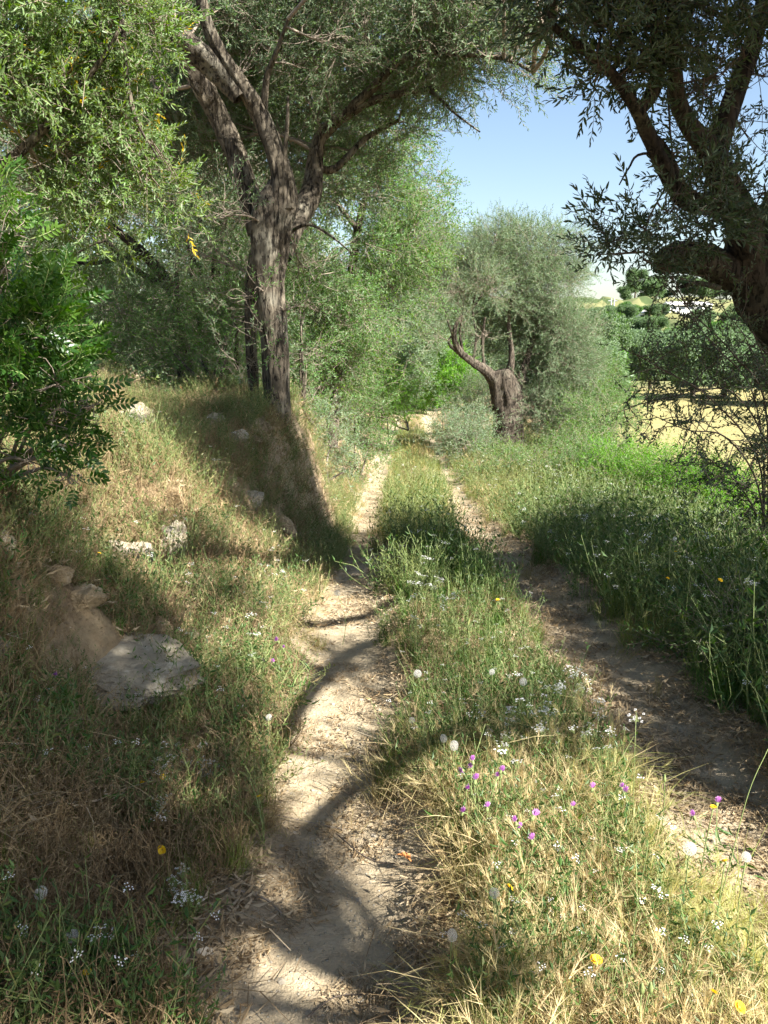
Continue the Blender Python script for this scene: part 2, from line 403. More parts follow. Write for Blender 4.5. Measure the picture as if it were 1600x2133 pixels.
# ------------------------------------------------------------------ plant templates
def leafshape(L, Wd, fine=True, curl=.15, fold=.25):
    """one leaf along +y lying in xy, folded on its midrib"""
    if fine:
        v = np.array([[0, 0, 0], [-Wd*.5, L*.3, fold*Wd], [-Wd*.42, L*.68, fold*Wd*.8-curl*L*.3], [0, L, -curl*L], [Wd*.42, L*.68, fold*Wd*.8-curl*L*.3], [Wd*.5, L*.3, fold*Wd], [0, L*.5, -curl*L*.12]])
        f = [(0, 6, 1), (1, 6, 2), (2, 6, 3), (3, 6, 4), (4, 6, 5), (5, 6, 0)]
    else:
        v = np.array([[0, 0, 0], [-Wd*.5, L*.45, fold*Wd], [0, L, -curl*L], [Wd*.5, L*.45, fold*Wd]]); f = [(0, 2, 1), (0, 3, 2)]
    return v, f
def place(v, R, p, s=1.): return (v*s)@R.T+p
def rot_of(d, spin, up=None):
    """rotation with local y along d"""
    F = frames(np.array([d]), np.array([spin]))[0]
    return np.stack([F[:, 0], F[:, 2], -F[:, 1]], 1)
LEAVES = {}
def sprig(L=.22, pairs=9, lL=.05, lW=.011, fine=True, spread=55, droop=.1, seed=0, key=None, stemmat=1, side=1):
    r = np.random.default_rng(seed); mb = MB(); rec = []
    P = curve_pts(np.zeros(3), np.array([0, 0, L]), np.array([r.normal()*L*.08, r.normal()*L*.08, 0]), 4)
    tube(mb, P, [.0022, .0018, .0014, .0008], 3, stemmat, .5)
    for side_branch in range(side):
        pass
    for i in range(pairs):
        t = (i+.6)/pairs; p = P[0]*(1-t)+P[-1]*t+np.array([0, 0, 0])
        k = t*3; a = int(min(2, k)); p = P[a]*(1-(k-a))+P[a+1]*(k-a)
        ph = i*math.pi/2+r.normal()*.4
        for q in (0, math.pi):
            if r.random() < .08: continue
            sp = math.radians(spread*(1-.45*t)+r.normal()*14)
            d = np.array([math.cos(ph+q)*math.sin(sp), math.sin(ph+q)*math.sin(sp), math.cos(sp)])
            d = d+np.array([0, 0, -droop]); d /= np.linalg.norm(d)
            R = rot_of(d, r.normal()*.9)
            s = (1-.35*abs(t-.45))*r.uniform(.75, 1.15)
            v, f = leafshape(lL, lW, fine, r.uniform(0, .25))
            mb.add(place(v, R, p, s), f, 0, r.random()); rec.append((R, p, s))
    if key: LEAVES[key] = rec
    return mb
def spray(n=5, L=.4, sp=None, seed=0, **kw):
    """a branchlet that carries n sprigs"""
    r = np.random.default_rng(seed); mb = MB()
    P = curve_pts(np.zeros(3), np.array([0, 0, L]), [L*.1, r.normal()*L*.1, 0], 5)
    tube(mb, P, np.linspace(.004, .0012, 5), 3, 1, .5)
    for i in range(n):
        s = sprig(seed=seed*31+i, **kw); v, f, m, lv = s.arr()
        t = (i+1)/n; p = P[0]*(1-t)+P[-1]*t
        d = np.array([math.cos(i*2.4), math.sin(i*2.4), .8+.6*t]); 
        if i == n-1: d = np.array([0, 0, 1.])
        F = frames(np.array([d]), np.array([r.random()*6]))[0]
        v2 = v@F.T+p
        # keep material of each face
        o = mb.n; mb.v.append(v2); mb.f += [tuple(j+o for j in q) for q in f]; mb.m += m; mb.lv.append(lv); mb.n += len(v2)
    return mb
OL_NEAR = [sprig(.24, 9, .058, .014, True, 52, seed=k, key='n%d' % k) for k in range(4)]
OL_MID = [spray(4, .30, L=.20) if False else spray(n=4, seed=k+3, pairs=7, lL=.052, lW=.013, fine=False, spread=55) for k in range(4)]
OL_FAR = [spray(n=5, seed=k+13, pairs=5, lL=.085, lW=.026, fine=False, spread=60) for k in range(4)]
BR_MID = [spray(n=4, seed=k+23, pairs=5, lL=.055, lW=.022, fine=False, spread=65, droop=.25) for k in range(4)]
BR_FAR = [spray(n=5, seed=k+33, pairs=4, lL=.10, lW=.045, fine=False, spread=70, droop=.2) for k in range(3)]

def blob_points(lobes, per, thr=.42, freq=1.8, seed=0, up=.35, rnd=.7, shell=.4, droop=0.):
    """sprays spread through uneven lobes; lobes = (centre, radii, density)"""
    PP, DD = [], []
    for c, rad, dens in lobes:
        c = np.asarray(c, float); rad = np.asarray(rad, float)
        n = int(per*dens*(rad[0]*rad[1]+rad[1]*rad[2]+rad[0]*rad[2])/3*12)
        if n < 4: n = 4
        d = norm(rng.normal(size=(n, 3))); r = rng.random(n)**shell
        r = r*(.75+.5*vnoise(d*2.2+c, seed+2))
        p = c+d*r[:, None]*rad
        k = fbm(p*freq, seed, 3) > thr
        PP.append(p[k]); o = norm(p[k]-c)
        DD.append(norm(o*.8+np.array([0, 0, up-droop])+rng.normal(size=o.shape)*rnd))
    return np.concatenate(PP), np.concatenate(DD)

def wood(pts, n=5, rs=.8):
    """(px,py,Y,radius in photo px) rows -> smooth path and radii in metres"""
    P = np.array([Wp(a, b, c) for a, b, c, r in pts]); R = np.array([r*rs*c/FPX for a, b, c, r in pts])
    Q = catmull(P, n); t = np.linspace(0, len(R)-1, len(Q)); return Q, np.interp(t, np.arange(len(R)), R)

def make_tree(name, label, cat, base, trunks, limbs, lobes, temps, leafm, barkm, twigm, per=40, thr=.42, freq=1.8, seed=0,
              size=(.8, 1.25), tints=None, twigs=30, group=None, up=.35, rnd=.7, shell=.4, sides=14, droop=0., rough=.35, flute=.1, world=False, rs=.8):
    base = np.asarray(base, float); T = thing(name, label, cat, base, group)
    ends = []
    for nm, lst in (('trunk', trunks), ('limb', limbs)):
        for i, w_ in enumerate(lst):
            Q, R = w_ if world else wood(w_, 5, rs)
            mb = MB(); big = R.max() > .06
            if big:
                s = np.linspace(0, 1, max(len(Q), int(len(Q)*2.2))); 
                Q2 = np.stack([np.interp(s, np.linspace(0, 1, len(Q)), Q[:, a]) for a in range(3)], 1); R2 = np.interp(s, np.linspace(0, 1, len(R)), R)
            else: Q2, R2 = Q, R
            sd = (sides*3 if R.max() > .15 else sides*2) if big else 7
            tube(mb, Q2, R2, sd, 0, .5, rough if big else .2, seed+i*3+(0 if nm == 'trunk' else 50), flute if big else 0)
            link(nm, mb.mesh(nm, [barkm], True, base), T)
            ends += [Q[k] for k in range(len(Q)//3, len(Q))] or [Q[-1]]
    ends = np.array(ends) if ends else base[None]
    P, D = blob_points(lobes, per, thr, freq, seed, up, rnd, shell, droop)
    # fine branches from limbs to lobe centres, then outward
    mb = MB()
    for c, rad, dens in lobes:
        c = np.asarray(c, float); rad = np.asarray(rad, float)
        e = ends[np.argmin(((ends-c)**2).sum(1))]
        L = np.linalg.norm(c-e); r0 = min(.03, .006+.009*L)
        b = curve_pts(e, c, rng.normal(size=3)*L*.09, 7); tube(mb, b, np.linspace(r0, r0*.45, 7), 5, 0)
        n = max(3, int(twigs*dens))
        for _ in range(n):
            t = b[rng.integers(2, 7)]; d = norm(rng.normal(size=3)+np.array([0, 0, .3-droop])); q = c+d*rad*rng.uniform(.6, .98)
            Lq = np.linalg.norm(q-t); tube(mb, curve_pts(t, q, rng.normal(size=3)*Lq*.12+np.array([0, 0, .05*Lq]), 5), np.linspace(r0*.38, .0018, 5), 3, 0)
    link('twigs', mb.mesh('twigs', [twigm], True, base), T, kind='stuff')
    n = len(P)
    ti = (rng.random(n)**2*.5 if tints is None else tints(P))
    sc = rng.uniform(size[0], size[1], n)
    scatter('foliage', temps, [leafm, twigm], P, frames(D, rng.random(n)*6.28), sc, ti, None, T, base)
    return T
def lob(px, py, Y, r, dens=1., sq=(1, 1, .8)):
    return (Wp(px, py, Y), np.array(sq)*r, dens)

def shrub(name, label, lobes, leaf, temps, per, seed, size=(.7, 1.1), cat='shrub', group=None, twigs=14, thr=.38, freq=2., tints=None, twm='twig', **kw):
    c = np.mean([l[0] for l in lobes], 0); base = np.array([c[0], c[1], H1(c[0], c[1])])
    st = []
    for l in lobes[:5]:
        e = np.asarray(l[0]); g = base+np.array([rng.normal()*.08, rng.normal()*.08, -.05])
        st.append((curve_pts(g, e, rng.normal(size=3)*.05, 6), np.linspace(.022, .007, 6)))
    return make_tree(name, label, cat, base, [], st, lobes, temps, leaf, M['bark'], M[twm], per=per, thr=thr, freq=freq, seed=seed, size=size, twigs=twigs, group=group, world=True, tints=tints, **kw)
# ------------------------------------------------------------------ terrain
def build_ground():
    a = 2.2; dt = .026
    tx = np.arange(-math.asinh(620/a), math.asinh(700/a)+dt, dt); xs = .3+a*np.sinh(tx)
    ty = np.arange(-math.asinh(70/a), math.asinh(1000/a)+dt, dt); ys = 2.6+a*np.sinh(ty)
    X, Y = np.meshgrid(xs, ys); Z = H(X, Y)
    c = _cx(Y); rd = np.minimum(np.abs(X-(c-.65)), np.abs(X-(c+.65)))
    P3 = np.stack([X.ravel(), Y.ravel(), 0*X.ravel()], 1)
    nz = fbm(P3*3, 8, 3).reshape(X.shape)-.5
    pm = (1-sstep(rd+nz*.3, .16, .40))*(1-sstep(Y, 45, 55))
    pm = np.maximum(pm, .35*sstep(fbm(P3*1.1, 21, 3).reshape(X.shape), .5, .62)*(X < c)*(Y < 30))
    fm = sstep(X-c, 5.5, 8)*sstep(Y, 12, 17)*(1-sstep(Y, 56, 66))
    hm = sstep(Y, 56, 66)
    V = np.stack([X, Y, Z], -1).reshape(-1, 3); nx = len(xs)
    I, J = np.meshgrid(np.arange(len(ys)-1), np.arange(nx-1), indexing='ij')
    q = np.stack([I*nx+J, I*nx+J+1, (I+1)*nx+J+1, (I+1)*nx+J], -1).reshape(-1, 4)
    cc = V[q].mean(1); rc = np.minimum(np.abs(cc[:, 0]-(_cx(cc[:, 1])-.65)), np.abs(cc[:, 0]-(_cx(cc[:, 1])+.65)))
    reg = np.zeros(len(q), int)
    reg[(rc < .3) & (cc[:, 1] < 50)] = 1
    reg[(cc[:, 0]-_cx(cc[:, 1]) > 6.5) & (cc[:, 1] > 14)] = 2
    reg[cc[:, 1] > 60] = 3
    for k, nm in enumerate(('ground', 'dirt_path', 'field', 'hill')):
        f = q[reg == k]; u, inv = np.unique(f, return_inverse=True); f = inv.reshape(-1, 4)
        me = bpy.data.meshes.new(nm); me.vertices.add(len(u)); me.vertices.foreach_set('co', V[u].ravel())
        me.loops.add(len(f)*4); me.polygons.add(len(f))
        me.loops.foreach_set('vertex_index', f.ravel().astype(np.int32))
        me.polygons.foreach_set('loop_start', np.arange(0, len(f)*4, 4, dtype=np.int32))
        me.update(calc_edges=True); me.polygons.foreach_set('use_smooth', [True]*len(f)); me.materials.append(M['earth'])
        for an, arr in (('pathm', pm), ('fieldm', fm), ('hillm', hm)):
            me.attributes.new(an, 'FLOAT', 'POINT').data.foreach_set('value', arr.ravel()[u])
        link(nm, me, kind='structure')
build_ground()

# ------------------------------------------------------------------ ground cover
def gtuft(n=22, L=.22, wd=.004, spread=.5, seed=0, heads=0, mat=0, headm=1, seg=2):
    r = np.random.default_rng(seed); mb = MB()
    for i in range(n):
        a = r.random()*6.283; l = L*r.uniform(.45, 1.15); tilt = abs(r.normal())*spread; w_ = wd*r.uniform(.6, 1.3)
        d0 = np.array([math.cos(a), math.sin(a), 0]); s_ = np.array([-math.sin(a+r.normal()), math.cos(a), 0]); s_ /= np.linalg.norm(s_)
        b = np.array([r.normal()*.022, r.normal()*.022, -.01])
        pts = []
        for k in range(seg+1):
            t = k/seg; pts.append(b+l*(t*math.cos(tilt*(.3+t))*np.array([0, 0, 1])+t*math.sin(tilt*(.3+t*1.0))*d0))
        v = []; 
        for k in range(seg): ww = w_*(1-k/seg*.45); v += [pts[k]-s_*ww, pts[k]+s_*ww]
        v.append(pts[-1]); f = [(2*k, 2*k+1, 2*k+3, 2*k+2) for k in range(seg-1)]+[(2*seg-2, 2*seg-1, 2*seg)]
        mb.add(v, f, mat, r.random())
        if i < heads:
            tip = pts[-1]; dd = norm(pts[-1]-pts[-2]); hl = .045
            for q in range(14):     # bristly ear
                o = tip+dd*hl*q/14; e = norm(dd*1.4+np.array([r.normal(), r.normal(), r.normal()])*.45)*.05
                s2 = norm(np.cross(e, [.3, .2, 1]))*.0005
                mb.add([o-s2*1.6, o+s2*1.6, o+e], [(0, 1, 2)], headm, r.random())
    return mb
def forb(L=.4, nb=4, leaf=.028, lw=.010, seed=0, flowers=0, per=9):
    r = np.random.default_rng(seed); mb = MB()
    for b in range(nb):
        a = r.random()*6.28; l = L*r.uniform(.5, 1.1); tip = np.array([math.cos(a)*l*.35, math.sin(a)*l*.35, l])
        P = curve_pts(np.zeros(3), tip, [r.normal()*.03, r.normal()*.03, 0], 4); tube(mb, P, [.002, .0017, .0013, .0008], 3, 1)
        for i in range(per):
            t = (i+1)/per; p = P[min(2, int(t*3))]*(1-(t*3 % 1))+P[min(3, int(t*3)+1)]*(t*3 % 1) if t < 1 else P[3]
            d = norm(np.array([math.cos(i*2.4+b), math.sin(i*2.4+b), r.uniform(.1, .9)]))
            v, f = leafshape(leaf, lw, False, .15); mb.add(place(v, rot_of(d, r.normal()*.6), p, r.uniform(.7, 1.3)), f, 0, r.random())
        if b < flowers:
            for q in range(10):
                o = tip+np.array([r.normal()*.012, r.normal()*.012, r.normal()*.003]); s_ = .003
                mb.add([o+[s_, 0, 0], o+[0, s_, .001], o-[s_, 0, 0], o-[0, s_, -.001]], [(0, 1, 2, 3)], 2, r.random())
    return mb
def litter(n=14, sp=.06, seed=0):
    r = np.random.default_rng(seed); mb = MB()
    for i in range(n):
        p = np.array([r.normal()*sp, r.normal()*sp, .004+r.random()*.012])
        if r.random() < .55:
            v, f = leafshape(r.uniform(.02, .05), r.uniform(.006, .014), False, .2); a = r.random()*6.28
            R = rot_of(norm(np.array([math.cos(a), math.sin(a), r.normal()*.25])), r.normal()*.5)
            mb.add(place(v, R, p), f, 0, r.random())
        else:
            a = r.random()*6.28; l = r.uniform(.03, .11); d = np.array([math.cos(a), math.sin(a), r.normal()*.12])*l; s_ = np.array([-d[1], d[0], 0])/l*.0016
            mb.add([p-s_, p+s_, p+d+s_*.4, p+d-s_*.4], [(0, 1, 2, 3)], 0, r.random())
    return mb
def straw(n=14, L=.35, seed=0):
    r = np.random.default_rng(seed); mb = MB()
    for i in range(n):
        a = r.random()*6.28; p = np.array([r.normal()*.08, r.normal()*.08, r.uniform(.01, .08)]); l = L*r.uniform(.3, 1)
        d = np.array([math.cos(a), math.sin(a), r.normal()*.25])*l; s_ = np.array([-d[1], d[0], 0])/l*.0010
        m_ = p+d*.5+np.array([0, 0, .03*r.random()])
        mb.add([p-s_, p+s_, m_+s_, m_-s_, p+d], [(0, 1, 2, 3), (3, 2, 4)], 0, r.random())
    return mb
def pathdist(x, y):
    c = _cx(y); return np.minimum(np.abs(x-(c-.65)), np.abs(x-(c+.65)))
def sample(n, x0, x1, y0, y1, pw=1.4):
    """random ground points, denser near the viewer"""
    u = rng.random(n); a = 1-pw; y = (y0**a+(y1**a-y0**a)*u)**(1/a) if abs(a) > 1e-3 else y0*(y1/y0)**u
    x = _cx(y)+rng.uniform(x0, x1, n); return x, y
def upright(n, t=.18): return norm(np.stack([rng.normal(size=n)*t, rng.normal(size=n)*t, np.ones(n)], 1))
ROCKS = [
    ((270, 1190, 110, 120, 'tall pale limestone rock in the middle of the left bank', 1,), dict()),
    ((365, 1160, 70, 130, 'upright grey rock just right of the tall pale one', 2,), dict()),
    ((225, 1385, 360, 75, 'broad flat grey boulder low on the left bank', 3,), dict(depth=1.3, up=1.0)),
    ((165, 1250, 90, 50, 'small jagged ochre rock above the broad flat boulder', 4, 'ochre',), dict()),
    ((5, 1150, 60, 80, 'grey rock cut off by the left picture edge, upper one', 5,), dict()),
    ((0, 1370, 50, 90, 'grey rock cut off by the left picture edge, lower one', 6,), dict()),
    ((275, 885, 90, 70, 'grey rock on top of the bank beside the glossy shrub', 7,), dict()),
    ((350, 825, 60, 40, 'flat grey rock under the thicket beside the orange clay fragment', 8,), dict()),
    ((395, 800, 90, 40, 'dark slab among leaves at the foot of the thicket trunks', 9,), dict()),
    ((495, 915, 40, 30, 'small pale rock at the lip of the bank left of the big trunk', 10,), dict()),
    ((400, 1340, 36, 70, 'narrow pale rock standing beside dry weeds right of the broad boulder', 11,), dict()),
    ((305, 1455, 60, 50, 'pale broken rock at the lower edge of the broad boulder', 12,), dict()),
    ((430, 1545, 60, 110, 'sunlit cream rock face above the path near the white flowers', 13, 'ochre',), dict()),
    ((428, 1995, 40, 34, 'small whitish stone at the left edge of the path near the viewer', 14, 'stone',), dict(name='stone')),
    ((120, 1205, 60, 40, 'small tan stone between the left edge rock and the tall pale one', 21, 'ochre',), dict()),
    ((330, 1310, 50, 36, 'small tan stone above the right end of the broad boulder', 22, 'ochre',), dict()),
    ((60, 1075, 44, 30, 'small sunlit stone in the bare earth under the glossy shrub', 23,), dict()),
    ((520, 1040, 46, 40, 'grey stone half buried in the dark bank below the big trunk', 24,), dict()),
    ((450, 880, 44, 28, 'small stone on the bank crest between thicket and big trunk', 25,), dict()),
    ((590, 1100, 60, 50, 'ochre earth clod at the foot of the dark bank', 16, 'ochre',), dict()),
]
RK = np.array([[*onray(q[0][0], q[0][1])[:2], q[0][2]] for q in ROCKS]); RK[:, 2] = np.minimum(RK[:, 2]*RK[:, 1]/FPX*.30, .13)
def put(name, temps, mats, x, y, size, tint, lean=.18, dz=0., label=None):
    size = np.asarray(size)*np.ones(len(x))
    if name != 'field_grass':      # plants stand beside the rocks, not in them, and lower in front
        keep = np.ones(len(x), bool)
        for a_, b_, r_ in RK:
            keep &= ~((np.abs(x-a_) < r_) & (y > b_-r_*.7) & (y < b_+r_*1.3)); size = np.where((np.abs(x-a_) < r_*1.1) & (y < b_) & (y > b_-r_-.3), size*.5, size)
        x, y, size = x[keep], y[keep], size[keep]; tint = None if tint is None else np.asarray(tint)[keep]
    P = np.stack([x, y, H(x, y)+dz], 1); n = len(x)
    o = scatter(name, temps, mats, P, frames(upright(n, lean), rng.random(n)*6.28), size, tint)
    return o
def nz2(x, y, f, s=0): return fbm(np.stack([x*f, y*f, 0*x], 1), s, 3)
G_T = [gtuft(26, .20, .0017, .55, k) for k in range(3)]+[gtuft(18, .28, .0016, .4, 7)]
D_T = [gtuft(30, .17, .0013, .8, 20+k, heads=0) for k in range(2)]+[gtuft(20, .26, .0012, .5, 25, heads=4, headm=1), straw(16, .3, 3)]
F_T = [forb(.34, 4, .03, .010, k) for k in range(3)]+[forb(.42, 5, .022, .007, 9, flowers=1)]
L_T = [litter(16, .05, k) for k in range(4)]
B_T = [forb(.22, 6, .016, .004, 50+k, per=7) for k in range(3)]

# far/mid grass on both verges
def clear_path(x, y, w_=.24, s=40): 
    return pathdist(x, y)+(nz2(x, y, 3.5, s)-.5)*.45 > w_-.05*(x > _cx(y))+.10*(1-sstep(y, 1.7, 2.6))*(x < _cx(y))
# 1 central strip + verges: grass
def cover(name, n, x0, x1, y0, y1, temps, mats, keep, size, tint, lean=.2, pw=1.3):
    x, y = sample(n, x0, x1, y0, y1, pw); k = keep(x, y); x, y = x[k], y[k]; m = len(x)
    put(name, temps, mats, x, y, size(x, y)*rng.uniform(.7, 1.3, m), np.clip(tint(x, y)+rng.normal(size=m)*.18, 0, 1), lean)
mg, md, mf = [M['grassg'], M['awn']], [M['dry'], M['awn']], [M['forb'], M['stem'], M['white']]
strip = lambda x, y: np.abs(x-_cx(y)) < .62
left = lambda x, y: x < _cx(y)-.8
right = lambda x, y: x > _cx(y)+.8
nearclump = lambda x, y: strip(x, y) & (y < 2.75) | (y < 1.9) & (x > .25)
cover('green_grass', 24000, -6, 7, 1.2, 36, G_T, mg,
      lambda x, y: clear_path(x, y, .26-.07*sstep(y, 3, 5)+.11*(x > _cx(y)+.3)*(y < 12)) & (nz2(x, y, .9, 50) > np.where(left(x, y), .57, np.where(right(x, y) & (y < 8), .5, .36))),
      lambda x, y: np.where(left(x, y), .6, np.where(strip(x, y), .62+.5*sstep(y, 4.2, 5.5), .85))*(1+.3*sstep(y, 7, 14)),
      lambda x, y: .08+.5*sstep(nz2(x, y, .7, 51), .45, .65)+.3*sstep(y, 8, 13)-.25*((x > _cx(y)-.7) & (y > 2.8) & (y < 8)), pw=1.5)
cover('dry_grass', 26000, -5, 6, 1.2, 36, D_T, md,
      lambda x, y: clear_path(x, y, .25-.07*sstep(y, 3, 5)) & (nz2(x, y, 1.1, 60) > np.where(left(x, y), .44, np.where(right(x, y) & (y < 8), .60, np.where(strip(x, y) & (y > 2.8) & (y < 8), .58, .36)))),
      lambda x, y: np.where(left(x, y), .7, .85)*np.where(strip(x, y) & (y > 2.8) & (y < 8), .6, 1)*(1+.6*sstep(y, 8, 14)),
      lambda x, y: .1+.5*sstep(nz2(x, y, 1.3, 61), .45, .7)+.25*(strip(x, y) & (y > 2.8)), .35, pw=1.5)
cover('weeds', 24000, -6, 7.5, 1.4, 30, F_T, mf,
      lambda x, y: clear_path(x, y, .28-.06*sstep(y, 3, 5)+.12*(x > _cx(y)+.3)*(y < 10)) & (nz2(x, y, .8, 70) > np.where(right(x, y), .26, np.where(strip(x, y), .34, .50))),
      lambda x, y: np.where(right(x, y), 1.1+.4*sstep(x-_cx(y), .9, 2), np.where(left(x, y), .7, .6))*(1+.8*strip(x, y)*sstep(y, 4.2, 5.5)),
      lambda x, y: .1+.5*sstep(nz2(x, y, 1.0, 71), .5, .7)+.25*sstep(y, 8, 12), .25, pw=1.25)
cover('dead_weeds', 19000, -6, 3.5, 1.3, 16, B_T, [M['brown'], M['brown']],
      lambda x, y: clear_path(x, y, .27) & (nz2(x, y, 1.5, 75) > np.where(left(x, y), .33, .50)),
      lambda x, y: np.where(left(x, y), .8, .6), lambda x, y: .5*rng.random(len(x)), .6, pw=1.35)
cover('leaf_litter', 14000, -4.5, 3.5, 1.2, 14, L_T, [M['litter']],
      lambda x, y: nz2(x, y, 1.4, 80) > np.where(pathdist(x, y) < .25, .49, .33),
      lambda x, y: 1.+0*x, lambda x, y: .4*rng.random(len(x)), .05, pw=1.5)
BAR = [gtuft(24, .18, .0013, 1.0, 90+k, heads=6, headm=1, seg=3) for k in range(2)]+[straw(26, .3, 8), straw(26, .22, 9), straw(24, .14, 12)]
cover('bristly_dry_grass', 1500, -.36, .75, 1.25, 2.75, BAR, [M['straw'], M['awn']],
      lambda x, y: (pathdist(x, y)+(nz2(x, y, 4, 41)-.5)*.25 > .34) | (y < 1.9) & (x > .3),
      lambda x, y: .78+0*x, lambda x, y: .12+.75*sstep(nz2(x, y, 2.2, 62), .42, .60), .45, 1.0)
cover('bank_weeds', 9000, -5, -.85, 2.2, 15, F_T[:2]+[D_T[0]], [M['forb'], M['stem'], M['white']],
      lambda x, y: nz2(x, y, 1.2, 77) > .40, lambda x, y: .62+0*x, lambda x, y: rng.random(len(x))*1., .4, 1.0)
cover('bank_face_weeds', 3200, -2.6, -.8, 6.2, 11, [F_T[0], F_T[1], B_T[0], D_T[0]], [M['forb'], M['stem'], M['white']],
      lambda x, y: nz2(x, y, 2.2, 171) > .38, lambda x, y: .6+0*x, lambda x, y: rng.random(len(x)), .5, 1.0)
cover('bank_tangle', 6000, -4, -.95, 1.8, 7, [B_T[0], B_T[1], D_T[0], D_T[3]], [M['brown'], M['brown']],
      lambda x, y: nz2(x, y, 2.0, 173) > .42, lambda x, y: .75+0*x, lambda x, y: rng.random(len(x)), .6, 1.3)
cover('path_litter', 5200, -1.0, 1.05, 1.2, 10, [litter(16, .04, 30+k) for k in range(4)], [M['litter']],
      lambda x, y: nz2(x, y, 3, 85) > np.where(x > _cx(y), .38, .52), lambda x, y: .6+0*x, lambda x, y: .3*rng.random(len(x)), .05, 1.4)
xs_, ys_ = sample(26000, -3.6, -.9, 1.8, 8, 1.2); e_ = .04
sl_ = np.hypot(H(xs_+e_, ys_)-H(xs_-e_, ys_), H(xs_, ys_+e_)-H(xs_, ys_-e_))/(2*e_)
ks_ = rng.random(len(xs_)) < np.clip((sl_-.55)*.9, 0, .55)
put('steep_bank_tangle', [B_T[0], B_T[2], D_T[0], litter(16, .04, 60), litter(14, .05, 61)], [M['brown'], M['brown']], xs_[ks_], ys_[ks_], rng.uniform(.4, .9, ks_.sum()), rng.random(ks_.sum()), .7)
# pebbles
def pebble(seed):
    r = np.random.default_rng(seed); mb = MB()
    v = np.array([[1, 0, 0], [-1, 0, 0], [0, 1, 0], [0, -1, 0], [0, 0, .7], [0, 0, -.5], [.6, .6, .3], [-.6, .6, .25], [.6, -.6, .2], [-.6, -.6, .3]])*(1+r.normal(size=(10, 3))*.12)
    f = [(4, 0, 6), (4, 6, 2), (4, 2, 7), (4, 7, 1), (4, 1, 9), (4, 9, 3), (4, 3, 8), (4, 8, 0), (5, 6, 0), (5, 2, 6), (5, 7, 2), (5, 1, 7), (5, 9, 1), (5, 3, 9), (5, 8, 3), (5, 0, 8)]
    mb.add(v, f, 0, r.random()); return mb
x, y = sample(6000, -3., 1.4, 1.2, 14, 1.5); k = (pathdist(x, y) < .45) | (rng.random(len(x)) < .3); x, y = x[k], y[k]
xr, yr = sample(2600, -4.2, -1.0, 1.3, 12, 1.4); kr = nz2(xr, yr, 1.3, 88) > .44; xr, yr = xr[kr], yr[kr]
xc, yc = sample(900, -2.2, -1.0, 2.4, 5, 1.0)
put('earth_clods', [pebble(30+i) for i in range(5)], [M['ochre']], xc, yc, .008+.028*rng.random(len(xc))**2, None, .6)
put('rubble', [pebble(10+i) for i in range(5)], [M['ochre']], xr, yr, .008+.05*rng.random(len(xr))**4, None, .5)
put('pebbles', [pebble(i) for i in range(4)], [M['stone']], x, y, .0025+.012*rng.random(len(x))**4, None, .3)

# field grass stubble
x = rng.uniform(7, 45, 9000); y = rng.uniform(16, 60, 9000)
put('field_grass', D_T[:3], md, x, y, rng.uniform(.5, 1.0, 9000), rng.random(9000)*.5, .3)

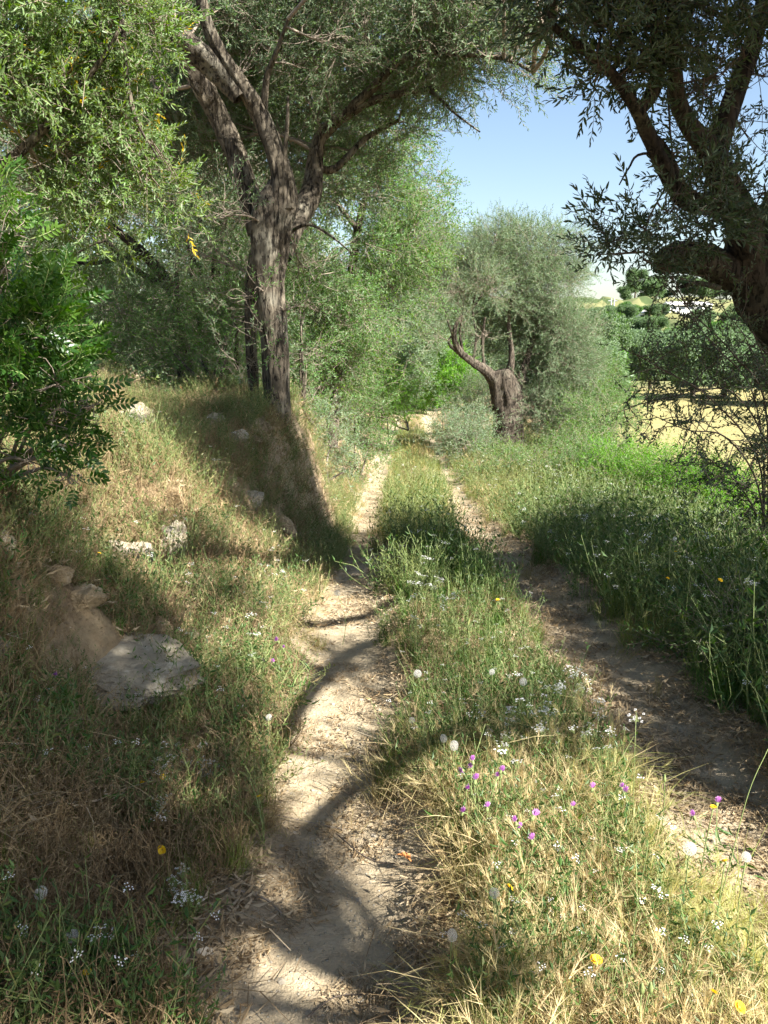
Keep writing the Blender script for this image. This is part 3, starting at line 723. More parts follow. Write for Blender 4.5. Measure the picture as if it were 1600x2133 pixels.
# ------------------------------------------------------------------ left: big leaning olive
def gy(px, Y): 
    p = Wp(px, 900, Y); return H1(p[0], Y)
b = Wp(572, 930, 8.0); b[2] = H1(b[0], 8.0)
make_tree('olive_tree', 'big leaning olive on the left bank, its thick gnarled trunk lit on the right', 'tree', b,
    [[(592, 1000, 8.05, 62), (584, 955, 8.02, 50), (580, 925, 8.0, 42), (580, 900, 8.0, 36), (578, 820, 8.0, 33), (574, 740, 8.0, 35), (568, 660, 8.0, 35), (562, 590, 8.0, 36), (562, 530, 8.0, 44), (566, 470, 8.0, 52), (578, 425, 8.0, 50), (588, 385, 8.0, 34)],
     [(540, 1000, 8.3, 20), (535, 930, 8.3, 16), (528, 800, 8.3, 15), (522, 690, 8.3, 15), (528, 590, 8.3, 20), (545, 520, 8.2, 30), (560, 470, 8.1, 34)]],
    [[(588, 430, 8.0, 40), (588, 372, 7.95, 28), (572, 310, 7.9, 23), (545, 245, 7.9, 22), (510, 185, 7.8, 17), (462, 112, 7.7, 14), (428, 40, 7.6, 13), (410, -60, 7.5, 11)],
     [(500, 205, 7.8, 18), (470, 165, 7.8, 26), (425, 120, 7.7, 32), (372, 80, 7.6, 30), (325, 45, 7.5, 26), (285, 0, 7.4, 22), (240, -80, 7.3, 18)],
     [(545, 480, 8.2, 38), (515, 400, 8.2, 28), (490, 320, 8.2, 24), (455, 245, 8.2, 24), (425, 185, 8.1, 26), (395, 135, 8.0, 22), (372, 85, 7.9, 18)],
     [(585, 530, 8.6, 30), (618, 460, 8.9, 26), (650, 400, 9.1, 26), (657, 330, 9.2, 20), (672, 280, 9.2, 15), (720, 240, 9.1, 12), (780, 208, 9.0, 10), (850, 192, 8.9, 7), (930, 178, 8.8, 4)],
     [(672, 285, 9.2, 12), (722, 235, 9.1, 12), (780, 180, 8.9, 11), (830, 128, 8.7, 10), (900, 108, 8.5, 8), (965, 112, 8.3, 7), (1050, 122, 8.1, 5), (1110, 150, 8.0, 3)],
     [(548, 240, 7.9, 10), (556, 160, 7.8, 8), (575, 110, 7.7, 6), (600, 40, 7.6, 4)],
     [(590, 360, 7.9, 7), (598, 260, 7.8, 5), (600, 200, 7.8, 3)],
     [(880, 175, 8.8, 5), (915, 205, 8.6, 4), (950, 238, 8.5, 3), (1000, 275, 8.4, 2)],
     [(660, 350, 9.2, 10), (700, 350, 9.3, 9), (760, 290, 9.4, 7), (830, 250, 9.4, 4)],
     [(590, 520, 8.4, 7), (605, 485, 8.2, 5), (645, 468, 8.1, 4), (690, 492, 8.0, 3), (730, 525, 7.9, 1.5)]],
    [lob(450, 40, 9.2, .8), lob(600, 60, 9.2, .95), lob(760, 40, 9.4, .95), lob(900, 40, 8.8, .8), lob(1000, 70, 8.5, .5), lob(1065, 120, 8.2, .30, .8), lob(900, 130, 9.1, .4), lob(640, 190, 9.8, .8, .9),
     lob(760, 150, 9.8, .8), lob(860, 90, 9.4, .7), lob(1000, 0, 8.5, .5, .8), lob(540, 0, 8.8, .8), lob(700, -40, 8.6, .55), lob(900, -50, 8.4, .5), lob(440, 330, 10, .9), lob(330, 260, 10, .9), lob(680, 330, 10.2, .7, .8),
     lob(640, 560, 8.3, .22, .6), lob(400, 520, 8.6, .35, .7), lob(470, 450, 7.6, .22, .7), lob(800, 250, 9.8, .5, .8), lob(1110, 70, 8.2, .22, .6), lob(340, 170, 9.6, .7), lob(450, -100, 8.4, .6), lob(300, -60, 8.2, .5), lob(640, 480, 9.4, .35, .5), lob(700, 100, 8.2, .3, .6), lob(540, 100, 8.6, .35, .6), lob(620, 140, 8.0, .2, .5), lob(500, 620, 8.0, .22, .6), lob(520, 760, 8.1, .16, .6), lob(610, 640, 7.9, .14, .5)]+[(Wp(560, 430, 8)+SUNV*3.1, np.array([.5, .5, .4]), 1.2), (Wp(550, 560, 8)+SUNV*3.9, np.array([.4, .4, .3]), 1.), (Wp(545, 760, 8)+SUNV*4.6, np.array([.35, .35, .3]), 1.), (Wp(480, 250, 8)+SUNV*2.4, np.array([.35, .35, .3]), 1.)],  # last lobes: unseen foliage added towards the sun to shade trunk and fork
    OL_MID, M['olive'], M['bark'], M['twig'], per=60, thr=.46, freq=1.5, seed=100, size=(.6, 1.15), twigs=26)

# ------------------------------------------------------------------ left: tree overhead, brighter leaves with yellow
def ytint(P): 
    return np.where(rng.random(len(P)) < .02, 1., rng.random(len(P))*.12)
yb = np.array([-3.6, 5.6, H1(-3.6, 5.6)])
def wpath(L, n=5):
    P = np.array([q[:3] for q in L]); R = np.array([q[3] for q in L]); Q = catmull(P, n); return Q, np.interp(np.linspace(0, len(R)-1, len(Q)), np.arange(len(R)), R)
make_tree('olive_tree', 'leafy tree at the upper left corner with light green leaves and a few yellow ones', 'tree', yb,
    [wpath([(-3.6, 5.6, yb[2]-.2, .2), (-3.5, 5.6, 1.8, .15), (-3.3, 5.5, 2.8, .12), (-3.0, 5.4, 3.8, .08)])],
    [wpath([tuple(Wp(-100, 420, 5.6))+(.05,), tuple(Wp(60, 300, 5.6))+(.03,), tuple(Wp(200, 140, 5.5))+(.018,), tuple(Wp(250, 60, 5.4))+(.008,)]),
     wpath([tuple(Wp(330, 330, 5.7))+(.005,), tuple(Wp(280, 240, 5.6))+(.012,), tuple(Wp(260, 120, 5.6))+(.016,), tuple(Wp(250, 40, 5.6))+(.02,), tuple(Wp(180, -60, 5.6))+(.03,)])],
    [lob(60, 60, 5.6, .62), lob(200, 90, 5.8, .55), lob(100, 220, 5.6, .5), lob(230, 250, 5.8, .42), lob(40, 330, 5.6, .42), lob(180, 370, 5.8, .45), lob(290, 350, 6.2, .35, .8), lob(270, 0, 5.6, .4, .8), lob(-60, 180, 5.4, .6), lob(100, 420, 6.0, .4, .8), lob(0, -120, 5.4, .8), lob(330, 420, 6.4, .35, .7), lob(220, 470, 6.6, .3, .5)],
    OL_NEAR, M['yellowing'], M['bark'], M['twig'], per=150, thr=.475, freq=2.2, seed=120, size=(.5, 1.1), twigs=30, tints=ytint, world=True, droop=.0, rnd=1.)

zb = H1(-4.0, .3)  # unseen tree added to block sky light and deepen the shade at left
make_tree('olive_tree', 'unseen olive tree added beside the viewer, outside the left edge, to darken the bank', 'tree', (-4.0, .3, zb),
    [wpath([(-4.0, .3, zb-.2, .22), (-3.9, .3, zb+.9, .17), (-3.6, .4, zb+1.8, .13)])],
    [wpath([(-3.6, .4, zb+1.8, .12), (-3.2, .9, 3.2, .08), (-3.0, 1.2, 3.8, .04)]), wpath([(-3.6, .4, zb+1.8, .12), (-2.8, .1, 3.4, .08), (-1.6, -.6, 4.3, .04)]), wpath([(-3.6, .4, zb+1.8, .1), (-3.9, -.5, 3.2, .07), (-3.8, -1.2, 4.0, .04)])],
    [(np.array([-3.0, 1.2, 3.8]), np.array([1.3, 1.2, .7]), .8), (np.array([-2.0, .0, 4.3]), np.array([1.2, 1.2, .7]), .8), (np.array([-3.8, -1.2, 4.0]), np.array([1.4, 1.4, .8]), .7), (np.array([-.9, -1.8, 4.5]), np.array([1.2, 1.2, .7]), .7)],
    OL_MID, M['olive'], M['bark'], M['twig'], per=60, thr=.42, seed=130, world=True)
# ------------------------------------------------------------------ left behind: dark thicket trees with thin trunks
b = Wp(400, 800, 11.5); b[2] = H1(b[0], 11.5)
make_tree('thicket_tree', 'shaded many stemmed tree behind the left bank with thin leaning trunks', 'tree', b,
    [[(385, 800, 11.5, 16), (375, 700, 11.5, 15), (355, 600, 11.5, 14), (300, 530, 11.4, 12), (230, 470, 11.3, 9)],
     [(475, 780, 10.5, 9), (450, 680, 10.5, 9), (425, 580, 10.5, 8), (385, 500, 10.5, 6)],
     [(430, 790, 11, 8), (420, 690, 11, 7), (400, 560, 11, 6), (420, 450, 11, 5)],
     [(495, 790, 10, 7), (490, 690, 10, 6), (470, 600, 10, 5), (480, 520, 10, 4)],
     [(460, 800, 12, 12), (462, 700, 12, 12), (450, 560, 12, 11), (470, 440, 12, 8)],
     [(400, 780, 12, 9), (370, 640, 12, 8), (370, 540, 12, 6)]],
    [[(300, 530, 11.4, 10), (250, 540, 11.4, 7), (170, 548, 11.4, 4), (60, 530, 11.4, 2)],
     [(355, 600, 11.5, 9), (280, 560, 11.8, 7), (220, 500, 12, 5)]],
    [lob(130, 440, 12, .8), lob(250, 400, 12.5, 1.0), lob(380, 420, 12.5, 1.0), lob(470, 470, 12, .8), lob(90, 590, 12, .6, .7), lob(330, 640, 13.5, .9, .9), lob(440, 640, 13.5, .9, .9), lob(520, 600, 12.5, .7, .8),
     lob(180, 660, 13, .8, .9), lob(60, 690, 11, .6), lob(260, 740, 12, .55, .8), lob(560, 380, 12, 1.0), lob(150, 300, 12, 1.2), lob(0, 420, 12, 1.0), lob(330, 250, 12.6, 1.2, .7), lob(420, 770, 12.8, .6, .7), lob(520, 740, 12.5, .6, .7)],
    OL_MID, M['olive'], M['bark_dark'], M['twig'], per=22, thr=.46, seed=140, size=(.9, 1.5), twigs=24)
b = Wp(200, 780, 17); b[2] = H1(b[0], 17)
make_tree('woodland_tree', 'dense pale green tree far behind the left bank seen through the gaps', 'tree', b,
    [[(150, 800, 17, 20), (160, 650, 17, 16), (200, 540, 17, 10)]], [],
    [lob(230, 600, 17, 1.0), lob(100, 640, 17, 1.2), lob(330, 700, 17, 1.2), lob(450, 720, 17, 1.2), lob(180, 740, 15.5, .9), lob(30, 560, 18, 1.4), lob(-60, 300, 18, 2.2), lob(200, 180, 18, 2.2), lob(430, 130, 18, 2.2), lob(640, 130, 18, 2.2), lob(500, 330, 18, 2.2), lob(500, 560, 18, 1.8), lob(600, 740, 17, 1.2)],
    BR_FAR, M['olive'], M['bark'], M['twig'], per=14, thr=.40, freq=1.2, seed=160, size=(1., 1.6), twigs=10, tints=lambda P: rng.random(len(P))*.9)

shrub('undergrowth', 'dark leafy undergrowth crowding the left side of the big trunk', [lob(470, 690, 9.6, .4), lob(520, 640, 9.0, .26), lob(400, 750, 9.8, .36), lob(505, 790, 8.9, .22), lob(330, 690, 10.2, .5), lob(240, 640, 10.2, .5), lob(535, 860, 8.5, .14), lob(440, 610, 9.8, .4), lob(515, 545, 9.0, .25), lob(500, 860, 8.6, .2), lob(450, 850, 9.2, .25), lob(545, 690, 7.85, .12, .7), lob(540, 600, 7.8, .12, .6)], M['green'], OL_MID, 60, 170, size=(.6, 1.))
shrub('undergrowth', 'light green leafy suckers crowding the right side of the big trunk', [lob(625, 640, 8.9, .22), lob(640, 740, 9.2, .26), lob(620, 840, 8.9, .18), lob(650, 560, 9.2, .28)], M['green'], BR_MID, 70, 172, size=(.5, .8))

# ------------------------------------------------------------------ foliage wall left of the path, further on
b = Wp(720, 880, 12.8); b[2] = H1(b[0], 12.8)
make_tree('path_side_tree', 'tall light green tree with drooping bare twigs beside the path behind the big trunk', 'tree', b,
    [[(690, 930, 12.8, 16), (700, 800, 12.8, 14), (720, 650, 12.8, 12), (745, 480, 12.8, 10), (770, 380, 12.8, 7)]],
    [[(720, 660, 13, 5), (780, 560, 13, 4), (840, 500, 13, 2), (880, 520, 13, 1)],
     [(745, 480, 12.8, 7), (700, 400, 12.5, 5), (760, 300, 12.4, 3)]],
    [lob(760, 280, 13, .75), lob(850, 330, 13.4, .6), lob(890, 400, 13.6, .42, .8), lob(790, 400, 12.8, .75), lob(690, 420, 12.8, .7), lob(700, 540, 12.4, .7), lob(800, 520, 13, .65), lob(870, 480, 13.5, .45, .8),
     lob(660, 640, 12, .5), lob(740, 650, 12.4, .65), lob(830, 620, 13.5, .5), lob(650, 740, 12, .4), lob(720, 760, 12.3, .5), lob(650, 830, 12, .35), lob(790, 720, 13.5, .5, .8), lob(830, 250, 13.2, .5, .7), lob(640, 540, 12, .5), lob(700, 300, 12.8, .6)],
    BR_MID, M['green'], M['bark'], M['twig'], per=85, thr=.47, freq=1.3, seed=180, size=(.6, 1.1), twigs=34, droop=.45, tints=lambda P: rng.random(len(P))**1.5*.8)
b = Wp(850, 870, 27); b[2] = H1(b[0], 27)
make_tree('path_side_tree', 'rounded grey green olive tree at the far left side of the path', 'tree', b,
    [[(800, 880, 25, 10), (805, 760, 25, 9), (820, 650, 25, 6)]], [],
    [lob(790, 640, 25, 1.3), lob(850, 690, 26, 1.2), lob(760, 740, 23, 1.1), lob(860, 600, 26, 1.1), lob(820, 770, 26, 1.1), lob(890, 730, 30, 1.1), lob(900, 650, 31, 1.2), lob(800, 540, 26, 1.0, .8), lob(730, 820, 20, .7), lob(920, 600, 32, 1.0, .7)],
    OL_FAR, M['olive_pale'], M['bark'], M['twig'], per=24, thr=.40, freq=1.1, seed=200, size=(.9, 1.4), twigs=16)
shrub('verge_bush', 'pale feathery bush on the left verge just beyond the big trunk', [lob(655, 880, 10.2, .3), lob(640, 960, 9.6, .28), lob(690, 930, 10.8, .3), lob(610, 1010, 8.9, .2), lob(720, 980, 11, .22)], M['olive_pale'], BR_MID, 60, 206, size=(.5, .8), tints=lambda P: rng.random(len(P)))
shrub('verge_bush', 'grey green bush hanging over the left side of the path further on', [lob(740, 860, 14, .45), lob(770, 920, 14.5, .35), lob(720, 810, 13.5, .45), lob(750, 960, 14, .25)], M['green'], BR_MID, 50, 207, size=(.6, 1.))
shrub('bright_shrub', 'vivid green shrub where the path bends, left side', [lob(810, 800, 21, .55), lob(790, 850, 21, .5), lob(835, 840, 21.5, .5), lob(770, 780, 20.5, .45)], M['lime'], BR_MID, 60, 210)
shrub('bright_shrub', 'bright green shrub on the right side of the path left of the centre olive', [lob(930, 760, 29, .8), lob(915, 800, 29, .7), lob(950, 800, 29, .8)], M['lime'], BR_FAR, 30, 212)
shrub('bright_shrub', 'bright green bush closing the far end of the track', [lob(880, 812, 39, .9), lob(858, 795, 39, .9), lob(908, 800, 39, .8), lob(885, 780, 40, 1.)], M['lime'], BR_FAR, 24, 215)
shrub('path_end_bush', 'dark bush closing off the far end of the path', [lob(890, 780, 42, 1.6), lob(860, 740, 44, 2.), lob(930, 720, 44, 2.2), lob(960, 660, 46, 2.4), lob(980, 760, 42, 1.8)], M['olive'], BR_FAR, 9, 214, size=(1.2, 1.8))

# ------------------------------------------------------------------ centre: pollarded old olive
b = Wp(1055, 925, 20); b[2] = H1(b[0], 20)
make_tree('olive_tree', 'old pollarded olive tree right of the path with a stout dark trunk and silvery crown', 'tree', b,
    [[(1058, 950, 20, 62), (1057, 910, 20, 50), (1058, 870, 20, 47), (1053, 830, 20, 50), (1048, 795, 20, 46), (1044, 770, 20, 34)]],
    [[(1040, 810, 20, 24), (1015, 775, 19.8, 17), (985, 755, 19.6, 13), (958, 732, 19.4, 11), (946, 700, 19.3, 8), (955, 668, 19.3, 6), (985, 640, 19.4, 4.5), (1010, 600, 19.5, 3), (1020, 550, 19.6, 1.5)],
     [(1065, 840, 20, 24), (1060, 790, 19.9, 16), (1066, 740, 19.9, 9), (1060, 660, 20, 5), (1076, 580, 20, 3)],
     [(1070, 850, 20.2, 22), (1080, 800, 20.3, 16), (1100, 740, 20.4, 10), (1120, 660, 20.5, 7), (1130, 580, 20.6, 4)],
     [(965, 738, 19.5, 5), (958, 690, 19.4, 4), (966, 640, 19.4, 3), (950, 590, 19.4, 1.5)], [(985, 755, 19.6, 5), (992, 700, 19.6, 4), (985, 640, 19.6, 3), (1000, 580, 19.7, 1.5)], [(946, 705, 19.3, 5), (930, 660, 19.2, 3.5), (915, 600, 19.1, 2)],
     [(1010, 775, 19.8, 6), (1005, 720, 19.8, 5), (1010, 660, 19.8, 4)],
     [(955, 735, 19.4, 7), (935, 715, 19.3, 5), (940, 700, 19.3, 3)]],
    [lob(950, 560, 20, .85), lob(1020, 540, 20.3, .8), lob(1090, 530, 20.5, .85), lob(1170, 520, 20.8, .6, .8), lob(900, 530, 19.8, .6, .8), lob(1050, 620, 20.4, .9), lob(1140, 610, 20.5, .9), lob(1180, 580, 20.8, .5, .8), lob(960, 630, 19.8, .6, .8), lob(1120, 700, 20.5, .8),
     lob(1180, 690, 20.5, .75), lob(1150, 780, 20.3, .75), lob(1200, 770, 20.5, .6), lob(1130, 850, 20, .55), lob(1190, 850, 20.3, .55), lob(1045, 490, 20.4, .4, .7), lob(1100, 800, 21, .6), lob(880, 480, 20, .35, .5), lob(1060, 700, 20.8, .7, .8), lob(1000, 680, 20.8, .6, .5), lob(950, 610, 18.9, .4, 1.2), lob(895, 640, 19, .38, 1.1), lob(1000, 600, 19, .45, 1.2), lob(960, 670, 19, .2, .7), lob(905, 700, 19, .25, .8), lob(1010, 700, 18.9, .2, .5), lob(930, 650, 19.6, .4, .7), lob(905, 590, 19.8, .5, .8), lob(975, 690, 20.2, .3, .6)],
    OL_MID, M['olive_pale'], M['bark_mid'], M['twig'], per=74, thr=.45, freq=1.3, seed=220, size=(.7, 1.2), twigs=24, rs=.62, tints=lambda P: np.clip(.6-.25*(P[:, 0]-2), 0, .8)*rng.random(len(P)))

# bushes round the old olive and on the right verge
shrub('flowering_bush', 'bush covered in tiny whitish flowers beside the path, left of the olive trunk', [lob(965, 890, 18, .42), lob(940, 910, 17.5, .35), lob(1000, 895, 18.3, .4), lob(980, 930, 17.2, .35)], M['olive_pale'], BR_MID, 60, 230)
shrub('dark_bush', 'dark green bush right behind the stout olive trunk', [lob(1110, 890, 20.5, .5), lob(1160, 880, 21, .6), lob(1020, 840, 23, .8), lob(980, 830, 24, .8), lob(1210, 880, 21, .6)], M['olive'], BR_MID, 40, 232)
shrub('green_thicket', 'leafy green thicket between the olive tree and the dry field', [lob(1240, 860, 19, .6), lob(1270, 900, 18, .5), lob(1200, 920, 17, .5), lob(1290, 850, 22, .6), lob(1240, 790, 22, .7)], M['green'], BR_MID, 44, 234)
shrub('reddish_bush', 'low bush with reddish tips on the verge below the olive trunk', [lob(1000, 965, 14.5, .36), lob(1060, 970, 14.3, .36), lob(1110, 965, 14.5, .34), lob(980, 1000, 13.8, .26)], M['green'], BR_MID, 70, 236, size=(.5, .8), tints=lambda P: rng.random(len(P))*.9)
for i, (px, py, Y, r, lab) in enumerate([(1215, 965, 14, .42, 'green bush on the verge just right of the reddish bush'), (1300, 960, 13.5, .42, 'bright green bush in front of the left corner of the dry field'),
        (1390, 985, 12.5, .42, 'bright green bush in front of the middle of the dry field'), (1480, 1020, 11.5, .40, 'bright green bush in front of the right side of the dry field'), (1545, 1060, 10.8, .3, 'small bright green bush low beside the dark right trunk')]):
    shrub('bright_shrub', lab, [lob(px, py+10, Y-.4, r*1.15), lob(px-35, py+35, Y-.8, r*.9), lob(px+35, py+35, Y-.8, r*.9), lob(px, py+70, Y-1.2, r*.8)], M['lime' if i else 'green'], BR_MID, 85, 240+i, size=(.6, .9), group='bright shrubs along the right verge')

for k, (px, py, r, lab) in enumerate([(1150, 1110, .30, 'low mounded dark bush on the right verge where the shade begins'), (1290, 1150, .34, 'low mounded dark bush in the middle of the shaded right verge'), (1420, 1120, .36, 'taller dark bush just left of the dark shoots on the right'),
        (1400, 1260, .30, 'low mounded dark bush above the near part of the right rut'), (1530, 1260, .34, 'dark leafy bush close to the right picture edge'), (1560, 1400, .26, 'small leafy bush at the right edge above the rut')]):
    g = onray(px, py); c = np.array([g[0], g[1], g[2]+r*.5])
    shrub('verge_bush', lab, [(c, np.array([r, r, r*.75]), 1.), (c+[r*.8, .1, -.05], np.array([r, r, r])*.7, 1.), (c+[-r*.7, .15, -.08], np.array([r, r, r])*.6, 1.)], M['forb'], BR_MID, 110, 260+k, size=(.35, .6), group='low bushes on the right verge', twigs=10)

# ------------------------------------------------------------------ right: near olive tree, mostly in shade
b = np.array([3.05, 6.1, H1(3.05, 6.1)])
T7 = [[(1700, 1180, 6.1, 120), (1695, 1050, 6.1, 92), (1700, 900, 6.1, 84), (1690, 780, 6.0, 84), (1645, 680, 5.9, 88), (1590, 600, 5.8, 84), (1565, 540, 5.7, 72), (1560, 490, 5.6, 60)]]
L7 = [[(1600, 620, 5.8, 46), (1540, 575, 5.7, 50), (1480, 545, 5.6, 44), (1420, 535, 5.5, 40), (1385, 545, 5.4, 36), (1375, 560, 5.35, 20)],
      [(1560, 520, 5.6, 56), (1535, 440, 5.5, 48), (1505, 380, 5.4, 42), (1480, 320, 5.35, 36), (1440, 270, 5.3, 28), (1412, 210, 5.2, 22), (1405, 120, 5.1, 18), (1400, 0, 5.0, 16), (1390, -80, 5, 14)],
      [(1520, 420, 5.5, 36), (1440, 420, 5.3, 26), (1395, 370, 5.2, 24), (1355, 290, 5.1, 22), (1325, 225, 5.0, 20), (1270, 150, 4.9, 15), (1200, 90, 4.8, 12), (1150, 50, 4.7, 9), (1152, 0, 4.7, 8), (1140, -60, 4.6, 6)],
      [(1330, 235, 5.0, 16), (1360, 190, 5.1, 22), (1372, 130, 5.1, 20), (1365, 60, 5.1, 14), (1350, -40, 5.1, 12)],
      [(1490, 350, 5.4, 30), (1505, 280, 5.5, 30), (1530, 200, 5.6, 28), (1565, 100, 5.7, 24), (1590, 0, 5.8, 20), (1600, -80, 5.8, 18)],
      [(1590, 500, 5.7, 34), (1610, 430, 5.7, 28), (1650, 340, 5.7, 24), (1700, 200, 5.7, 20)],
      [(1440, 430, 5.3, 12), (1390, 320, 5.2, 14), (1360, 280, 5.2, 10)],
      [(1150, 40, 4.7, 5), (1130, 60, 4.65, 4), (1092, 75, 4.6, 3)],
      [(1575, 1170, 6.0, 50), (1560, 1120, 5.7, 34), (1520, 1130, 5.5, 22), (1510, 1160, 5.4, 10)],
      [(1450, 330, 5.3, 3), (1340, 320, 5.1, 4), (1310, 350, 5.05, 3), (1290, 385, 5., 2)],
      [(1390, 170, 5.1, 3), (1395, 260, 5.05, 3), (1398, 360, 5., 3), (1350, 460, 5., 2.6), (1340, 540, 5., 2)],
      [(1500, 600, 5.5, 9), (1450, 590, 5.4, 8), (1410, 600, 5.4, 5)]]
vis7 = [lob(1200, 30, 4.8, .28, .9), lob(1270, 60, 4.9, .32), lob(1350, 50, 5, .38), lob(1250, 140, 4.8, .2, .8), lob(1430, 60, 5.1, .45), lob(1530, 60, 5.4, .5), lob(1600, 160, 5.6, .5), lob(1310, 170, 4.9, .2, .8), lob(1450, 180, 5.2, .35), lob(1280, -40, 4.9, .5),
        lob(1560, 290, 5.5, .4), lob(1480, 250, 5.7, .3, .7), lob(1400, 440, 5.0, .28), lob(1450, 400, 5.1, .32), lob(1330, 470, 5.0, .22), lob(1270, 490, 5.0, .18), lob(1360, 510, 5.2, .25), lob(1450, 490, 5.2, .3), lob(1250, 530, 5.0, .1, .7), lob(1520, 400, 5.2, .32, .8), lob(1590, 400, 5.4, .35),
        lob(1500, 160, 5.0, .28), lob(1340, 110, 4.8, .2, .6), lob(1430, 320, 5.0, .16, .6), lob(1180, -60, 4.6, .4), lob(1450, -100, 5., .7), lob(1600, -60, 5.4, .7), lob(1240, 190, 4.8, .1, .5), lob(1400, 580, 5.1, .09, .6)]
# unseen boughs added along the sun rays to shade track, bank and this tree
def shade(px, py, h, r, dens=1., sq=(1, 1, .6)):
    g = onray(px, py); t = (h-g[2])/SUNV[2]; return (g+SUNV*t, np.array(sq)*r, dens)
def shade_at(p, t, r, dens=1., sq=(1, 1, .6)): return (np.asarray(p, float)+SUNV*t, np.array(sq)*r, dens)
up7 = [shade(90, 1090, 4.7, .2), shade(460, 1260, 4.7, .2), shade(260, 1290, 4.6, .22), shade(420, 1120, 4.8, .18), shade(180, 1180, 4.6, .15), shade_at((-1.3, 2.9, .9), 5.0, .4), shade_at((-1.5, 3.1, 1.7), 4., .25), shade_at((1.7, 4.9, 4.2), 2.6, .8), shade_at((2.6, 5.2, 3.6), 3., 1.0), shade_at((3.1, 5.6, 2.8), 3.6, 1.0), shade_at((2.4, 5.0, 2.2), 4.2, .8), shade_at((2.5, 5.0, 1.2), 5.2, .8), shade_at((2.8, 5., 4.6), 2.6, 1.0), shade_at((2., 4.9, 3.0), 3.4, .6),
       shade(1250, 1420, 4.4, .4), shade(1500, 1500, 4.3, .4), shade(1050, 1180, 4.6, .4), shade(620, 1000, 4.9, .5), shade(480, 1000, 5., .6), shade(150, 1580, 4.6, .45), shade(30, 1850, 4.4, .35), shade(380, 1780, 4.2, .22), shade(380, 1480, 4.5, .22), shade(1350, 1080, 4.6, .6),
       shade(1300, 1180, 4.2, .8), shade(1450, 1200, 4.4, .8), shade(1550, 1330, 4.2, .7), shade(1400, 1330, 4.4, .5), shade(1150, 1250, 4.4, .45), shade(900, 1150, 4.6, .7), shade(720, 1200, 4.8, .45),
       shade(560, 1050, 4.8, .7), shade(1180, 1130, 4.6, .6), shade(950, 1230, 4.2, .35), shade(700, 1380, 4.4, .26), shade(900, 1560, 4.0, .2), shade(1150, 1530, 4.1, .22), shade(1400, 1600, 4.2, .25), shade(200, 1480, 4.6, .5), shade(100, 1700, 4.5, .5), shade(420, 1700, 4.5, .22), shade(560, 1750, 4.2, .13), shade(0, 1550, 4.6, .4), shade(250, 1960, 4, .25), shade(300, 1680, 4.3, .2),
       shade(650, 1880, 3.9, .1, 1.3), shade(860, 2060, 3.9, .1, 1.2), shade(640, 1760, 3.9, .09, 1.3), shade(130, 1250, 4.8, .3), shade(300, 1380, 4.6, .2), shade(500, 1700, 4.1, .14), shade(250, 1850, 4.2, .25), shade(80, 2050, 4, .25), shade(20, 1380, 4.7, .3)]
ub = [wpath([(3.1, 5.8, 2.2, .16), (3.4, 4.6, 3.3, .13), (3.3, 3.4, 4.0, .1), (2.9, 2.2, 4.3, .075), (2.2, 1.2, 4.5, .05), (1.2, .5, 4.5, .03)]),
      wpath([(3.35, 4.2, 3.6, .09), (4.6, 3.8, 4.2, .07), (5.6, 3.2, 4.6, .04)]),
      wpath([(3.3, 3.4, 4.0, .07), (2.4, 3.0, 4.5, .05), (1.4, 2.6, 4.8, .03)])]
def overhead(pts, t, r):  # unseen limbs added between sun and ground to cast shadow bands
    P = np.array([onray(a, b_)+SUNV*t for a, b_ in pts]); Q = catmull(P, 6); return Q, np.linspace(r, r*.55, len(Q))
ub += [overhead([(330, 1780), (470, 1860), (580, 1920), (700, 1990), (900, 2110)], 4.6, .06), overhead([(700, 1990), (650, 1860), (640, 1740), (740, 1640), (900, 1550)], 4.6, .045),
       overhead([(1600, 1640), (1400, 1620), (1250, 1560), (1000, 1570), (860, 1600)], 4.9, .05), overhead([(560, 1560), (680, 1400), (800, 1330), (1050, 1300)], 5.2, .05), overhead([(600, 1300), (740, 1290), (900, 1240), (1150, 1210)], 5.4, .05),
       overhead([(620, 1210), (760, 1200), (900, 1160)], 5.4, .045), overhead([(620, 1160), (760, 1150), (900, 1140)], 5.4, .03), overhead([(0, 1600), (200, 1560), (420, 1640)], 5, .05)]
W7 = [wood(q, 5, .66) for q in L7]+ub
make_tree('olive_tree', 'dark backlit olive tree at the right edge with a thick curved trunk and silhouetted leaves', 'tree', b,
    [wood(q, 5, .72) for q in T7], W7, vis7+[(c, r*1.08, d*2.2) for c, r, d in up7], OL_NEAR, M['olive_dark'], M['bark_dark'], M['twig_dark'], per=66, thr=.42, freq=3., seed=300, size=(.75, 1.15), twigs=14, world=True, droop=.15)

